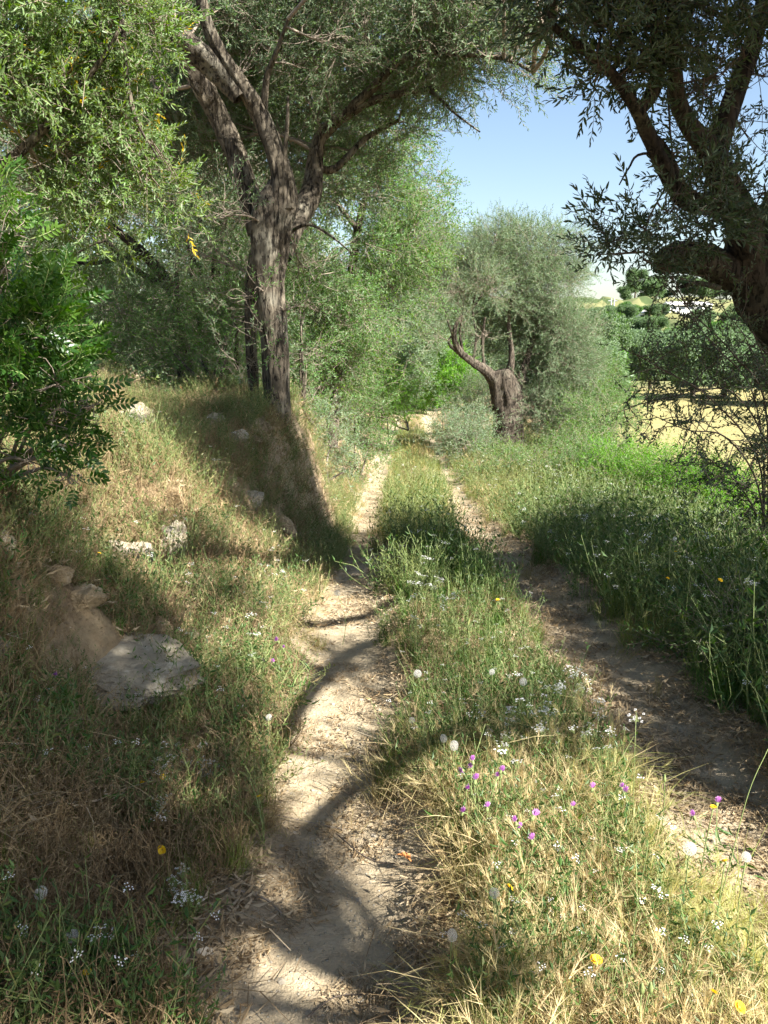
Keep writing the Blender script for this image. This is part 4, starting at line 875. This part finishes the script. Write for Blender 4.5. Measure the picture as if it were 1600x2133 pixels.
# ------------------------------------------------------------------ right: dark straggly shoots with small leaves
def straggle(name, label, arcs, seed, leafm, twm, lL=.030, lW=.011, cat='shrub'):
    r = np.random.default_rng(seed); base = np.array([arcs[0][0][0], arcs[0][0][1], arcs[0][0][2]]); 
    T = thing(name, label, cat, base); P, D = [], []
    tw = MB()
    for arc in arcs:
        Q = catmull(np.array(arc), 8); mb = MB(); R = np.linspace(.008, .002, len(Q)); tube(mb, Q, R, 6)
        link('stem', mb.mesh('stem', [twm], True, base), T)
        for k in range(4, len(Q)):
            for _ in range(1 if k % 2 else 2):
                d = norm(r.normal(size=3)+np.array([0, 0, .1])); l = r.uniform(.10, .32); q = Q[k]+d*l
                c = curve_pts(Q[k], q, r.normal(size=3)*.03, 5); tube(tw, c, np.linspace(.0035, .0012, 5), 3)
                for t in (1, 2, 4):
                    P.append(c[t]); D.append(norm(d+r.normal(size=3)*.5))
    link('twigs', tw.mesh('twigs', [twm], True, base), T, kind='stuff')
    P, D = np.array(P), np.array(D); tm = [sprig(.12, 5, lL, lW, True, 50, seed=seed+i) for i in range(3)]
    scatter('foliage', tm, [leafm, twm], P, frames(D, r.random(len(P))*6.28), r.uniform(.8, 1.2, len(P)), None, None, T, base)
    return T
w3 = lambda *a: [Wp(*q) for q in a]
straggle('straggly_shrub', 'dark straggly shrub with long thorny shoots reaching over the dry field at right', [
    w3((1590, 1150, 5.6), (1590, 950, 5.4), (1560, 800, 5.2), (1470, 700, 5.0), (1390, 560, 5.0)),
    w3((1590, 1150, 5.6), (1580, 960, 5.2), (1480, 830, 5.0), (1380, 770, 4.9), (1330, 740, 4.9)),
    w3((1600, 1150, 5.4), (1575, 1000, 5.1), (1510, 910, 4.9), (1430, 895, 4.8), (1350, 860, 4.8)),
    w3((1600, 1150, 5.6), (1600, 900, 5.4), (1560, 720, 5.3), (1500, 640, 5.3)),
    w3((1600, 1150, 5.6), (1600, 950, 5.2), (1530, 820, 5.1), (1430, 820, 5.0), (1300, 850, 5.0)),
    w3((1600, 1150, 5.6), (1595, 850, 5.3), (1530, 740, 5.1), (1440, 650, 5.1), (1420, 620, 5.1)),
    w3((1600, 1150, 5.5), (1570, 1060, 5.3), (1530, 1000, 5.1), (1470, 950, 5.0)),
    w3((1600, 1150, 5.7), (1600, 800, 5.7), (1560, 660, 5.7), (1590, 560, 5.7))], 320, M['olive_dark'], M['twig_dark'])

# ------------------------------------------------------------------ left foreground: glossy shrub
def pinnate(seed=0, n=5, L=.10, lL=.032, lW=.012):
    r = np.random.default_rng(seed); mb = MB()
    P = curve_pts(np.zeros(3), np.array([0, 0, L]), [L*.12, 0, 0], 4); tube(mb, P, [.0016, .0014, .0011, .0007], 3, 1)
    for i in range(n):
        t = .3+.65*i/(n-1); p = P[0]*(1-t)+P[-1]*t+np.array([L*.12*math.sin(t*3.14), 0, 0])
        for s in (-1, 1):
            d = norm(np.array([r.normal()*.12, s*1., .75])); v, f = leafshape(lL, lW, True, .12, .12)
            R = rot_of(d, 0.); z = np.array([1., 0, 0]); x_ = norm(np.cross(d, z)); R = np.stack([x_, d, np.cross(x_, d)], 1)
            mb.add(place(v, R, p, r.uniform(.8, 1.1)), f, 0, r.random())
    d = np.array([0, 0, 1.]); R = np.stack([np.array([0, -1., 0]), d, np.array([-1., 0, 0])], 1)
    v, f = leafshape(lL, lW, True, .1, .12); mb.add(place(v, R, P[-1]), f, 0, r.random()); return mb
PIN = [pinnate(k) for k in range(4)]
def build_lentisc():
    base = np.array([-1.75, 3.3, H1(-1.75, 3.3)])
    T = thing('mastic_shrub', 'glossy green shrub with paired leaflets hanging in from the left edge', 'shrub', base)
    lobes = [lob(20, 640, 3.0, .24), lob(90, 700, 3.0, .19), lob(30, 800, 2.95, .22), lob(120, 800, 2.9, .15), lob(90, 880, 2.9, .16), lob(150, 870, 2.9, .11), lob(0, 500, 3.2, .15), lob(-20, 420, 3.3, .14), lob(10, 560, 3.1, .16), lob(60, 960, 2.85, .1, .7), lob(140, 990, 2.8, .07, .8), lob(-60, 700, 3.1, .4), lob(190, 850, 2.9, .06, .7), lob(150, 930, 2.85, .07, .7), lob(-40, 930, 2.9, .2, .7)]
    P, D = blob_points(lobes, 280, .46, 6., 400, .1, .6, .45, -.1)
    D = norm(D+np.array([.35, -.25, .1]))
    tw = MB()
    for c, rad, dn in lobes:
        bpt = base+np.array([rng.normal()*.05, rng.normal()*.05, 0]); mb = MB()
        mid = np.array([c[0]-.15, c[1]+.1, (c[2]+bpt[2])/2+.1]); Q = catmull(np.array([bpt, mid, c]), 6)
        tube(mb, Q, np.linspace(.011, .004, len(Q)), 6); link('stem', mb.mesh('stem', [M['twig']], True, base), T)
        for _ in range(14):
            q = c+norm(rng.normal(size=3))*rad*.9; tube(tw, curve_pts(c, q, rng.normal(size=3)*.02, 4), np.linspace(.003, .0014, 4), 3)
    link('twigs', tw.mesh('twigs', [M['twig']], True, base), T, kind='stuff')
    R = frames(D, rng.random(len(P))*6.28); sc = rng.uniform(.8, 1.25, len(P))
    # the sprays nearest the viewer are single leaves
    sx = 800+P[:, 0]/np.maximum(P[:, 1], .1)*FPX
    key = P[:, 1]-.8*P[:, 0]; key[sx < -10] = 99
    o = np.argsort(key); near, rest = o[:280], o[280:]
    mats = [M['lentisc'], M['stem']]; ms = [t.mesh('leaf', mats, False) for t in PIN]
    for i in near:
        ob = link('leaf', ms[i % 4], T); ob.location = P[i]-base; ob.rotation_euler = euler(R[i:i+1])[0]; ob.scale = (sc[i],)*3
    scatter('foliage', PIN, mats, P[rest], R[rest], sc[rest], rng.random(len(rest))**2*.8, None, T, base)
build_lentisc()

# ------------------------------------------------------------------ rocks on the bank
def rock(px, py, wpx, hpx, label, seed, mat='rock', depth=1., name='rock', up=.3):
    g = onray(px, py); s = g[1]/FPX; import bmesh
    bm = bmesh.new(); bmesh.ops.create_icosphere(bm, subdivisions=5, radius=1)
    v = np.array([q.co for q in bm.verts]); 
    n = fbm(v*1.4+seed*7, seed, 4); n2 = fbm(v*5+seed*3, seed+2, 3)
    rr = np.random.default_rng(seed)
    v = v*(.85+.35*n+.10*n2)[:, None]
    for _ in range(16):
        dd = norm(rr.normal(size=3)); off = rr.uniform(.55, .85); v = v-np.maximum(v@dd-off, 0)[:, None]*dd*.93
    v = v+v*((fbm(v*3.5, seed+4, 4)-.5)*.30+(np.abs(fbm(v*6, seed+6, 3)-.5))*-.35)[:, None]
    v = v*np.array([wpx*s*.62, wpx*s*.5*depth, hpx*s*.75])
    a = rng.uniform(-.4, .4); c_, s_ = math.cos(a), math.sin(a); v = v@np.array([[c_, -s_, 0], [s_, c_, 0], [0, 0, 1]])
    for q, co in zip(bm.verts, v): q.co = co
    me = bpy.data.meshes.new(name); bm.to_mesh(me); bm.free(); me.materials.append(M[mat])
    o = link(name, me, None, (g[0], g[1]+wpx*s*.12, g[2]+hpx*s*(.06-up*.3))); tag(o, label, 'rock'); return o
for q in ROCKS: rock(*q[0], **q[1])
M['clay'] = plain('orange_clay', (.60, .16, .05), .8, .2, .25, 12, .003)
mb = MB(); g = onray(378, 812)
Q = np.array([[-.11, 0, 0], [.10, -.02, 0], [.12, .05, .02], [-.08, .08, .03]]); top = Q+[0, 0, .035]
arc = []
mb.add(np.vstack([Q, top+np.array([[0, 0, 0], [0, 0, .02], [0, 0, .03], [0, 0, .01]])]), [(3, 2, 1, 0), (4, 5, 6, 7), (0, 1, 5, 4), (1, 2, 6, 5), (2, 3, 7, 6), (3, 0, 4, 7)])
o = link('clay_fragment', mb.mesh('clay_fragment', [M['clay']], False), None, (g[0], g[1], g[2]+.02)); o.rotation_euler = (.2, .25, .3); tag(o, 'broken orange clay tile fragment lying on the bank under the thicket', 'tile fragment')

# ------------------------------------------------------------------ sticks and loose leaves
def stick(pts, r, label, mat='twig_dark', name='stick', cat='stick', h=.012):
    P = np.array([onray(a, b_) for a, b_ in pts]); P[:, 2] = H(P[:, 0], P[:, 1])+h+r; b_ = P[0].copy()
    mb = MB(); Q = catmull(P, 6); tube(mb, Q, np.linspace(r, r*.6, len(Q)), 8, 0, .5, .25, 3)
    tag(link(name, mb.mesh(name, [M[mat]], True, b_), None, b_), label, cat)
stick([(225, 2040), (248, 2075), (280, 2120)], .009, 'short thick brown stick at the bottom left')
stick([(470, 1862), (530, 1875), (560, 1890), (586, 1912)], .004, 'curved pale twig lying across the left edge of the path', 'twig')
stick([(580, 1706), (640, 1722), (720, 1738)], .0018, 'long thin straw lying across the rut', 'twig')
stick([(700, 1745), (770, 1800), (850, 1812)], .0025, 'thin dark twig in the sunlit part of the rut')
stick([(820, 2055), (880, 2078), (980, 2092), (1050, 2098)], .003, 'pale bent stalk lying at the bottom of the dry grass clump', 'twig')
stick([(640, 2130), (700, 2090), (770, 2085)], .002, 'small dark twig near the bottom of the path')
for (px, py, lab) in [(857, 1795, 'curled orange dead leaf at the left edge of the dry grass clump'), (930, 1790, 'tan dead leaf just right of the orange one')]:
    g = onray(px, py, .02); mb = MB(); v, f = leafshape(.05, .03, True, .3, .3); mb.add(v, f)
    M.setdefault('dead', plain('dead_leaf', (.50, .20, .07), .8, .2, .3, 60))
    M.setdefault('tan', plain('tan_leaf', (.50, .34, .18), .8, .2, .3, 60))
    o = link('dead_leaf', mb.mesh('dead_leaf', [M['dead' if px < 900 else 'tan']], True), None, g); o.rotation_euler = (.5, .2, 1.2); tag(o, lab, 'leaf')

# ------------------------------------------------------------------ wild flowers
def stemmed(px, py, hgt, name, label, cat, group=None, r=.0016):
    t = onray(px, py, hgt); g = np.array([t[0]+rng.normal()*.02, t[1]+rng.normal()*.02, 0]); g[2] = H1(g[0], g[1])
    T = thing(name, label, cat, g, group); mb = MB(); tube(mb, curve_pts(g-[0, 0, .01], t, [rng.normal()*.012, 0, 0], 6), r, 5)
    link('stem', mb.mesh('stem', [M['stem']], True, g), T); return T, t, g
def clock_mesh():
    mb = MB(); n = 110; i = np.arange(n)+.5; ph = np.arccos(1-2*i/n); th = math.pi*(1+5**.5)*i
    D = np.stack([np.cos(th)*np.sin(ph), np.sin(th)*np.sin(ph), np.cos(ph)], 1)
    for d in D:
        a = norm(np.cross(d, [.3, .5, .8])); b_ = np.cross(d, a); e = d*.015
        mb.add([a*.0002, -a*.0002, e], [(0, 1, 2)], 0, .3)
        for k in range(7):
            q = a*math.cos(k*.9)+b_*math.sin(k*.9); s_ = np.cross(d, q)*.00035; tip = e+q*.0055+d*.0035
            mb.add([e-s_, e+s_, tip], [(0, 1, 2)], 0, .5+.5*rng.random())
    tube(mb, np.array([[0, 0, -.003], [0, 0, 0], [0, 0, .003]]), [.002, .003, .001], 6, 1, .2)
    return mb.mesh('seed_head', [M['pappus'], M['litter']], False)
CL = clock_mesh()
for px, py, h, lab in [(150, 1950, .16, 'large round dandelion clock at the lower left'), (85, 1860, .20, 'dim dandelion clock in the shade above the lower left one'), (1555, 1785, .32, 'bright dandelion clock near the right edge'),
        (1030, 1860, .24, 'dandelion clock standing in the left part of the dry grass clump'), (1437, 1768, .25, 'dandelion clock in the sunlit barley left of the bright one'), (942, 1948, .2, 'ragged dandelion clock at the lower left of the dry clump'),
        (924, 1538, .22, 'left one of two dandelion clocks above the purple flowers'), (946, 1553, .22, 'right one of two dandelion clocks above the purple flowers'), (560, 1494, .2, 'dandelion clock at the left edge of the wheel rut'),
        (870, 1403, .2, 'small dandelion clock on the central strip, leftmost'), (1090, 1420, .22, 'dandelion clock on the central strip beside the white umbels'), (1025, 1400, .24, 'dandelion clock in the middle of the central strip'),
        (702, 1235, .3, 'dandelion clock leaning over the path beside the left verge'), (858, 1500, .2, 'dandelion clock at the left border of the central strip'), (1406, 1122, .5, 'dandelion clock above the dark weeds on the right')]:
    T, t, g = stemmed(px, py, h, 'dandelion_clock', lab, 'flower'); o = link('seed_head', CL, T, t-g); s = rng.uniform(.6, 1.05); o.scale = (s, s, s*rng.uniform(.75, 1)); o.rotation_euler = rng.random(3)*3
def daisy(r=.016, n=18, rows=2, c='yellow'):
    mb = MB()
    for k in range(rows):
        for i in range(n):
            a = i*6.283/n+k*.17; d = np.array([math.cos(a), math.sin(a), .22+.5*k]); rr = r*(1-.3*k); s_ = np.array([-math.sin(a), math.cos(a), 0])*r*.13
            mb.add([d*.002-s_*.5, d*.002+s_*.5, d*rr+s_, d*rr-s_], [(0, 1, 2, 3)], 0, rng.random())
    tube(mb, np.array([[0, 0, -.008], [0, 0, -.004], [0, 0, .001]]), [.0015, .004, .004], 7, 1); return mb
YL = daisy().mesh('flower_head', [M['yellow'], M['stem']], False)
for px, py, h, lab in [(181, 2026, .14, 'yellow flower at the lower left below the large dandelion clock'), (1487, 2068, .2, 'upper of two yellow flowers at the bottom right'), (1541, 2098, .18, 'lower of two yellow flowers at the bottom right'),
        (1511, 1795, .27, 'yellow flower just left of the bright dandelion clock'), (1486, 1682, .3, 'yellow flower at the top right of the barley grass'), (339, 1619, .12, 'yellow flower in the left bank, right one of a pair'), (295, 1632, .12, 'yellow flower in the left bank, left one of a pair'),
        (338, 1770, .12, 'single yellow flower in the shaded left grass'), (207, 1153, .12, 'yellow flower near the glossy shrub on the bank'), (302, 1330, .1, 'small yellow flower on the broad boulder'), (1407, 1150, .4, 'yellow flower below the dandelion clock in the dark weeds'),
        (1391, 1205, .4, 'yellow flower in the middle of the dark right weeds'), (1500, 1209, .4, 'yellow flower in the dark weeds near the right trunk'), (1061, 1849, .2, 'small yellow flower right of the clump dandelion clock'), (1262-20, 2000, .15, 'small yellow flower low in the dry clump'),
        (237+800, 1250, .2, 'small yellow flower on the shaded part of the central strip'), (510+30, 1660, .14, 'yellow flower at the path edge below the cream rock')]:
    T, t, g = stemmed(px, py, h, 'yellow_flower', lab, 'flower'); o = link('flower_head', YL, T, t-g); o.rotation_euler = (rng.normal()*.3+.35, rng.normal()*.3, rng.random()*6); s = rng.uniform(.6, .9); o.scale = (s, s, s)
def thistle():
    mb = MB()
    for i in range(46):
        a = rng.random()*6.28; q = abs(rng.normal())*.5; d = np.array([math.cos(a)*q, math.sin(a)*q, 1.]); d = norm(d)*rng.uniform(.012, .02); s_ = norm(np.cross(d, [.2, .9, .1]))*.0009
        mb.add([s_*.5, -s_*.5, d-s_, d+s_], [(0, 1, 2, 3)], 0, rng.random())
    tube(mb, np.array([[0, 0, -.014], [0, 0, -.009], [0, 0, -.003], [0, 0, .002]]), [.002, .0055, .005, .003], 8, 1); return mb
TH = thistle().mesh('flower_head', [M['purple'], M['stem']], False)
def knapweed(root, heads, label):
    g = onray(*root); T = thing('purple_knapweed', label, 'flower', g)
    for px, py, dy in heads:
        h = Wp(px, py, g[1]+dy); mb = MB(); tube(mb, curve_pts(g-[0, 0, .01], h, np.array([rng.normal()*.03, rng.normal()*.03, .03]), 7), .0013, 5)
        link('stem', mb.mesh('stem', [M['stem']], True, g), T); o = link('flower_head', TH, T, h-g)
        o.rotation_euler = (rng.normal()*.4, rng.normal()*.4, 0); s = rng.uniform(.8, 1.15); o.scale = (s, s, s)
    mb = MB()
    for k in range(40):
        v, f = leafshape(.05, .008, True, .2); d = norm(np.array([rng.normal(), rng.normal(), .4])); mb.add(place(v, rot_of(d, rng.normal()), np.array([rng.normal()*.05, rng.normal()*.05, rng.uniform(0, .15)])), f, 0, rng.random())
    link('leaves', mb.mesh('leaves', [M['forb']], False), T, kind='stuff')
knapweed((1000, 1800), [(962, 1605, .06), (985, 1585, .1), (1049, 1607, .08), (972, 1643, 0), (982, 1600, .1), (963, 1692, -.03), (1015, 1682, .0), (1044, 1540+65, .05), (1036, 1618, .05), (990, 1625, .02)], 'tall purple knapweed with many heads at the left rim of the dry clump')
knapweed((1090, 1850), [(1074, 1712, .0), (1080, 1726, .02), (1108, 1750, .0), (1112, 1700, .04)], 'purple knapweed plant with few heads in the middle of the picture bottom')
knapweed((1270, 1800), [(1234, 1642, .1), (1294, 1640, .1), (1192, 1680, .05), (1300, 1650, .1)], 'fading pinkish knapweed behind the barley grass')
knapweed((1500, 1830), [(1494, 1672, .1), (1445, 1700, .05)], 'single pink knapweed by the right hand yellow flower')
knapweed((620, 1480), [(590, 1350, .1), (578, 1335, .1), (552, 1376, .05), (570, 1380, .1)], 'knapweed with small magenta heads on the verge left of the path')
knapweed((120, 1500), [(116, 1410, .05), (60, 1765, -1.1)][:1], 'lone pink flower in the shade at the left')
def umbel(n=9, R=.022):
    mb = MB(); r = rng
    for i in range(n):
        a = r.random()*6.28; q = R*math.sqrt(r.random()); c = np.array([math.cos(a)*q, math.sin(a)*q, r.normal()*.002]); 
        tube(mb, np.array([[0, 0, -.03], c]), .0005, 3, 1)
        for k in range(5):
            b_ = k*1.257+r.random(); o = c+np.array([math.cos(b_), math.sin(b_), 0])*.0028; s_ = .0016
            mb.add([o+[s_, 0, 0], o+[0, s_, .001], o-[s_, 0, 0], o-[0, s_, -.0005]], [(0, 1, 2, 3)], 0, r.random())
    return mb
UM = [umbel().mesh('flower_head', [M['white'], M['stem']], False) for _ in range(4)]
def whites(centres, label, group, h, n):
    """white wildflowers of one patch: nothing in the photo tells them apart"""
    for i in range(n):
        cx_, cy_, sx, sy = centres[i % len(centres)]; px = cx_+rng.normal()*sx; py = cy_+rng.normal()*sy
        g0 = onray(px, py, h)
        if not (-20 < px < 1620) or float(pathdist(g0[0], g0[1])) < .33: continue
        T, t, g = stemmed(px, py, h*rng.uniform(.7, 1.2), 'white_wildflower', label, 'flower', group, .0009)
        for k in range(int(rng.integers(1, 4))):
            o = link('flower_head', UM[(i+k) % 4], T, t-g+np.array([rng.normal()*.018, rng.normal()*.018, rng.normal()*.006])*(k > 0)); o.rotation_euler = (rng.normal()*.2+.25, rng.normal()*.2, rng.random()*6); s = rng.uniform(.55, 1.0); o.scale = (s, s, s)
whites([(1180, 1450, 60, 40), (1230, 1470, 50, 60), (1120, 1500, 60, 40), (1260, 1420, 30, 20)], 'small white umbel flower in the loose patch at the right of the central strip', 'white umbels on the right of the central strip', .24, 52)
whites([(330, 1570, 25, 25), (425, 1590, 15, 15), (335, 1670, 15, 25), (370, 1600, 40, 20)], 'small white flower in the shaded grass low on the left bank', 'white flowers low on the left bank', .12, 34)
whites([(620, 1180, 40, 25), (650, 1200, 30, 30), (740, 1200, 30, 15), (590, 1250, 50, 30)], 'small white flower on the verge left of the wheel rut', 'white flowers on the left verge', .25, 34)
whites([(1330, 1200, 100, 50), (1240, 1120, 80, 40), (1450, 1250, 90, 60), (1350, 1350, 90, 50)], 'small white flower among the dark weeds on the right', 'white flowers in the right weeds', .5, 34)
whites([(900, 1250, 40, 30), (840, 1170, 40, 40)], 'small white flower on the shaded part of the central strip', 'white flowers in the shaded central strip', .3, 22)
whites([(375, 1840, 12, 10), (403, 1870, 10, 8)], 'small white flower in the grass beside the curved twig', 'white flowers beside the curved twig', .12, 7)
# nodding buds and tall grass stalks at bottom right
for px, py, lab in [(1337, 2060, 'left one of two closed green flower buds at the bottom'), (1355, 2058, 'right one of two closed green flower buds at the bottom'), (1384, 1622, 'closed bud above the barley grass')]:
    T, t, g = stemmed(px, py, .24, 'flower_bud', lab, 'flower'); mb = MB(); tube(mb, np.array([[0, 0, -.012], [0, 0, -.006], [0, 0, .002], [0, 0, .010], [0, 0, .014]]), [.002, .006, .0055, .003, .002], 8); link('bud', mb.mesh('bud', [M['stem']], True), T, t-g)
for pts, lab in [([(1470, 1990), (1520, 1800), (1560, 1650), (1600, 1560)], 'long thin green stalk crossing the right edge'), ([(1330, 2120), (1320, 1950), (1350, 1760)], 'thin upright stalk in the barley grass'), ([(1240, 2133), (1250, 2060), (1290, 1990)], 'short green stalk rising at the bottom')]:
    g = onray(*pts[0]); P = [g]+[Wp(a, b_, g[1]+.04*k) for k, (a, b_) in enumerate(pts[1:], 1)]; mb = MB(); Q = catmull(np.array(P), 6); tube(mb, Q, np.linspace(.0018, .0008, len(Q)), 5)
    tag(link('grass_stalk', mb.mesh('grass_stalk', [M['stem']], True, g), None, g), lab, 'stalk')

# ------------------------------------------------------------------ valley: field edge trees, hillside, buildings
def proto_tree(name, hgt, rad, leaf, temps, per, seed, size, pine=False):
    """one shared set of meshes for far trees: trunk and crown at the origin"""
    mb = MB(); n = 8
    tube(mb, catmull(np.array([[0, 0, -.4], [.1, 0, hgt*.2], [-.05, .1, hgt*.45]]), 4), np.linspace(.22, .1, 9), 8, 0, .5, .3, seed)
    for a in (0, 2.1, 4.2): tube(mb, catmull(np.array([[0, 0, hgt*.22], [math.cos(a)*rad*.35, math.sin(a)*rad*.35, hgt*.45], [math.cos(a)*rad*.6, math.sin(a)*rad*.6, hgt*.65]]), 3), np.linspace(.11, .03, 7), 6)
    tm = mb.mesh('trunk', [M['bark']], True)
    r = np.random.default_rng(seed); lobes = []
    for k in range(15):
        a = r.random()*6.28; q = rad*r.uniform(.15, .62); lobes.append((np.array([math.cos(a)*q, math.sin(a)*q, hgt*r.uniform(.35, .88)]), np.array([1, 1, .85])*rad*r.uniform(.2, .46), 1.))
    P, D = blob_points(lobes, per, .44, 1.1, seed, .3, .8, .5); 
    me = MB()
    T = [t.arr() for t in temps]; F = frames(D, r.random(len(P))*6.28); sc = r.uniform(size[0], size[1], len(P))
    for i in range(len(P)):
        v, f, m, lv = T[i % len(T)]; v = (v*sc[i])@F[i].T+P[i]; me.add(v, f, 0, np.clip(lv*.5+.5*r.random(), 0, 1))
    return tm, me.mesh('crown', [leaf], False)
CARD = []
for k in range(3):
    mb = MB(); r = np.random.default_rng(k)
    for i in range(18):
        v, f = leafshape(.17, .07, False, .15); d = norm(r.normal(size=3)+[0, 0, .4]); mb.add(place(v, rot_of(d, r.random()*6), r.normal(size=3)*.13), f, 0, r.random())
    CARD.append(mb)
far_protos = [proto_tree('a', 4.6, 2.6, M['olive_pale'], CARD, 22, 501, (1, 1.5)), proto_tree('b', 5.2, 2.4, M['olive'], CARD, 22, 502, (1, 1.5)), proto_tree('c', 4.2, 2.5, M['green'], CARD, 22, 503, (1, 1.5)), proto_tree('d', 3.2, 2.0, M['lime'], CARD, 20, 504, (1, 1.4))]
def far_tree(kind, x, y, s, label, group=None, name='field_tree'):
    T = thing(name, label, 'tree', (x, y, H1(x, y)), group); T.rotation_euler = (0, 0, rng.random()*6.28); T.scale = (s*rng.uniform(.85, 1.2), s*rng.uniform(.85, 1.2), s*rng.uniform(.8, 1.15))
    link('trunk', far_protos[kind][0], T); link('crown', far_protos[kind][1], T); return T
def at_px(px, Y): return (px-800)/FPX*Y
for px, Y, s, k, lab in [(1440, 50, .9, 0, 'grey green olive at the far edge of the field, left of two'), (1500, 52, .85, 0, 'grey green olive at the far edge of the field, right of two'), (1350, 58, .85, 0, 'olive tree behind the left end of the field edge'), (1640, 46, .9, 0, 'olive tree at the field edge beyond the right picture border'), (1240, 46, .9, 1, 'dark tree behind the right side of the old olive crown'), (1300, 62, .85, 3, 'bright yellow green tree behind the field edge'), (1180, 40, 1.1, 0, 'olive tree directly behind the crown of the old olive')]:
    far_tree(k, at_px(px, Y), Y, s, lab)
hr = np.random.default_rng(77); cnt = 0
for row, (Y, s) in enumerate([(70, .72), (80, .75), (92, .8), (106, .85), (124, .9), (146, .95), (172, 1.), (205, 1.05)]):
    px = 900+hr.random()*40
    while px < 1700:
        Yj = Y+hr.normal()*4
        if not (row >= 6 and 1380 < px < 1500):
            kd = int(hr.choice([0, 1, 2, 0, 1, 3], p=[.25, .2, .2, .15, .12, .08]))
            far_tree(kd, at_px(px, Yj), Yj, s*hr.uniform(.75, 1.15), ('silvery grey', 'dark green', 'mid green', 'yellow green')[kd]+' rounded tree '+('low on the hillside just behind the field', 'halfway up the wooded hillside', 'high on the hillside below the skyline')[min(2, row//3)], 'trees on the hillside', 'hillside_tree')
        px += 5.0*s*FPX/Y*hr.uniform(.4, .85)
for px, Y, s in [(1330, 330, 2.3), (1345, 335, 1.9), (1405, 340, 1.8), (1425, 345, 2.), (1445, 335, 2.2), (1465, 340, 2.3), (1490, 345, 2.1), (1515, 340, 2.2), (1540, 345, 2), (1580, 340, 2), (1370, 345, 1.2), (1290, 310, 1.6), (1305, 300, 1.7)]:
    far_tree(1, at_px(px, Y), Y, s, 'dark tree standing on the skyline ridge at the right', 'trees on the skyline ridge', 'ridge_tree')
def box(mb, x0, x1, y0, y1, z0, z1, mat=0):
    mb.add([[x0, y0, z0], [x1, y0, z0], [x1, y1, z0], [x0, y1, z0], [x0, y0, z1], [x1, y0, z1], [x1, y1, z1], [x0, y1, z1]], [(3, 2, 1, 0), (4, 5, 6, 7), (0, 1, 5, 4), (1, 2, 6, 5), (2, 3, 7, 6), (3, 0, 4, 7)], mat)
M['whitewash'] = plain('whitewash', (.78, .77, .74), .8, .2, .05, 1); M['roofm'] = plain('pale_roof', (.62, .60, .58), .6, .3, .08, 1); M['darkglass'] = plain('dark_opening', (.05, .06, .07), .3, .5, .1, 1); M['metal'] = plain('grey_metal', (.35, .36, .37), .5, .5, .1, 3)
def long_building(px0, px1, py, Y, h, label):
    Y = onray((px0+px1)/2, py, 0., 100, 420)[1]; p = Wp(px0, py, Y); x0, x1 = p[0], Wp(px1, py, Y)[0]; z = p[2]; g = H1((x0+x1)/2, Y)
    base = np.array([(x0+x1)/2, Y, min(z, g)]); L = x1-x0; T = thing('long_shed', label, 'building', base); hh = z-base[2]+h
    mb = MB(); box(mb, -L/2, L/2, 0, 6, -1, hh); link('wall', mb.mesh('wall', [M['whitewash']], False), T)
    mb = MB(); mb.add([[-L/2-.3, -.4, hh], [L/2+.3, -.4, hh], [L/2+.3, 6.4, hh], [-L/2-.3, 6.4, hh], [-L/2-.3, 3, hh+1], [L/2+.3, 3, hh+1]], [(0, 1, 5, 4), (2, 3, 4, 5), (0, 4, 3), (1, 2, 5), (3, 2, 1, 0)]); link('roof', mb.mesh('roof', [M['roofm']], False), T)
    for k in range(5):
        mb = MB(); xx = -L/2+L*(k+.5)/5; box(mb, xx-.7, xx+.7, -.05, .1, hh-1.1, hh-.45); link('window', mb.mesh('window', [M['darkglass']], False), T)
long_building(1395, 1482, 650, 215, 1.8, 'long low white building on the hillside near the ridge')
long_building(1338, 1350, 660, 190, .9, 'tiny white hut on the hillside left of the long building')
for px, lab in [(1258, 'thin utility pole on the skyline, left one'), (1264, 'thin utility pole on the skyline, right one')]:
    x_ = at_px(px, 240); g = H1(x_, 240); T = thing('utility_pole', lab, 'pole', (x_, 240, g)); mb = MB(); top = Wp(px, 622, 240)[2]-g
    tube(mb, np.array([[0, 0, -1], [0, 0, top]]), .18, 8); link('pole', mb.mesh('pole', [M['metal']], True), T)
    mb = MB(); box(mb, -.9, .9, -.08, .08, top-.7, top-.5); link('crossarm', mb.mesh('crossarm', [M['metal']], False), T)
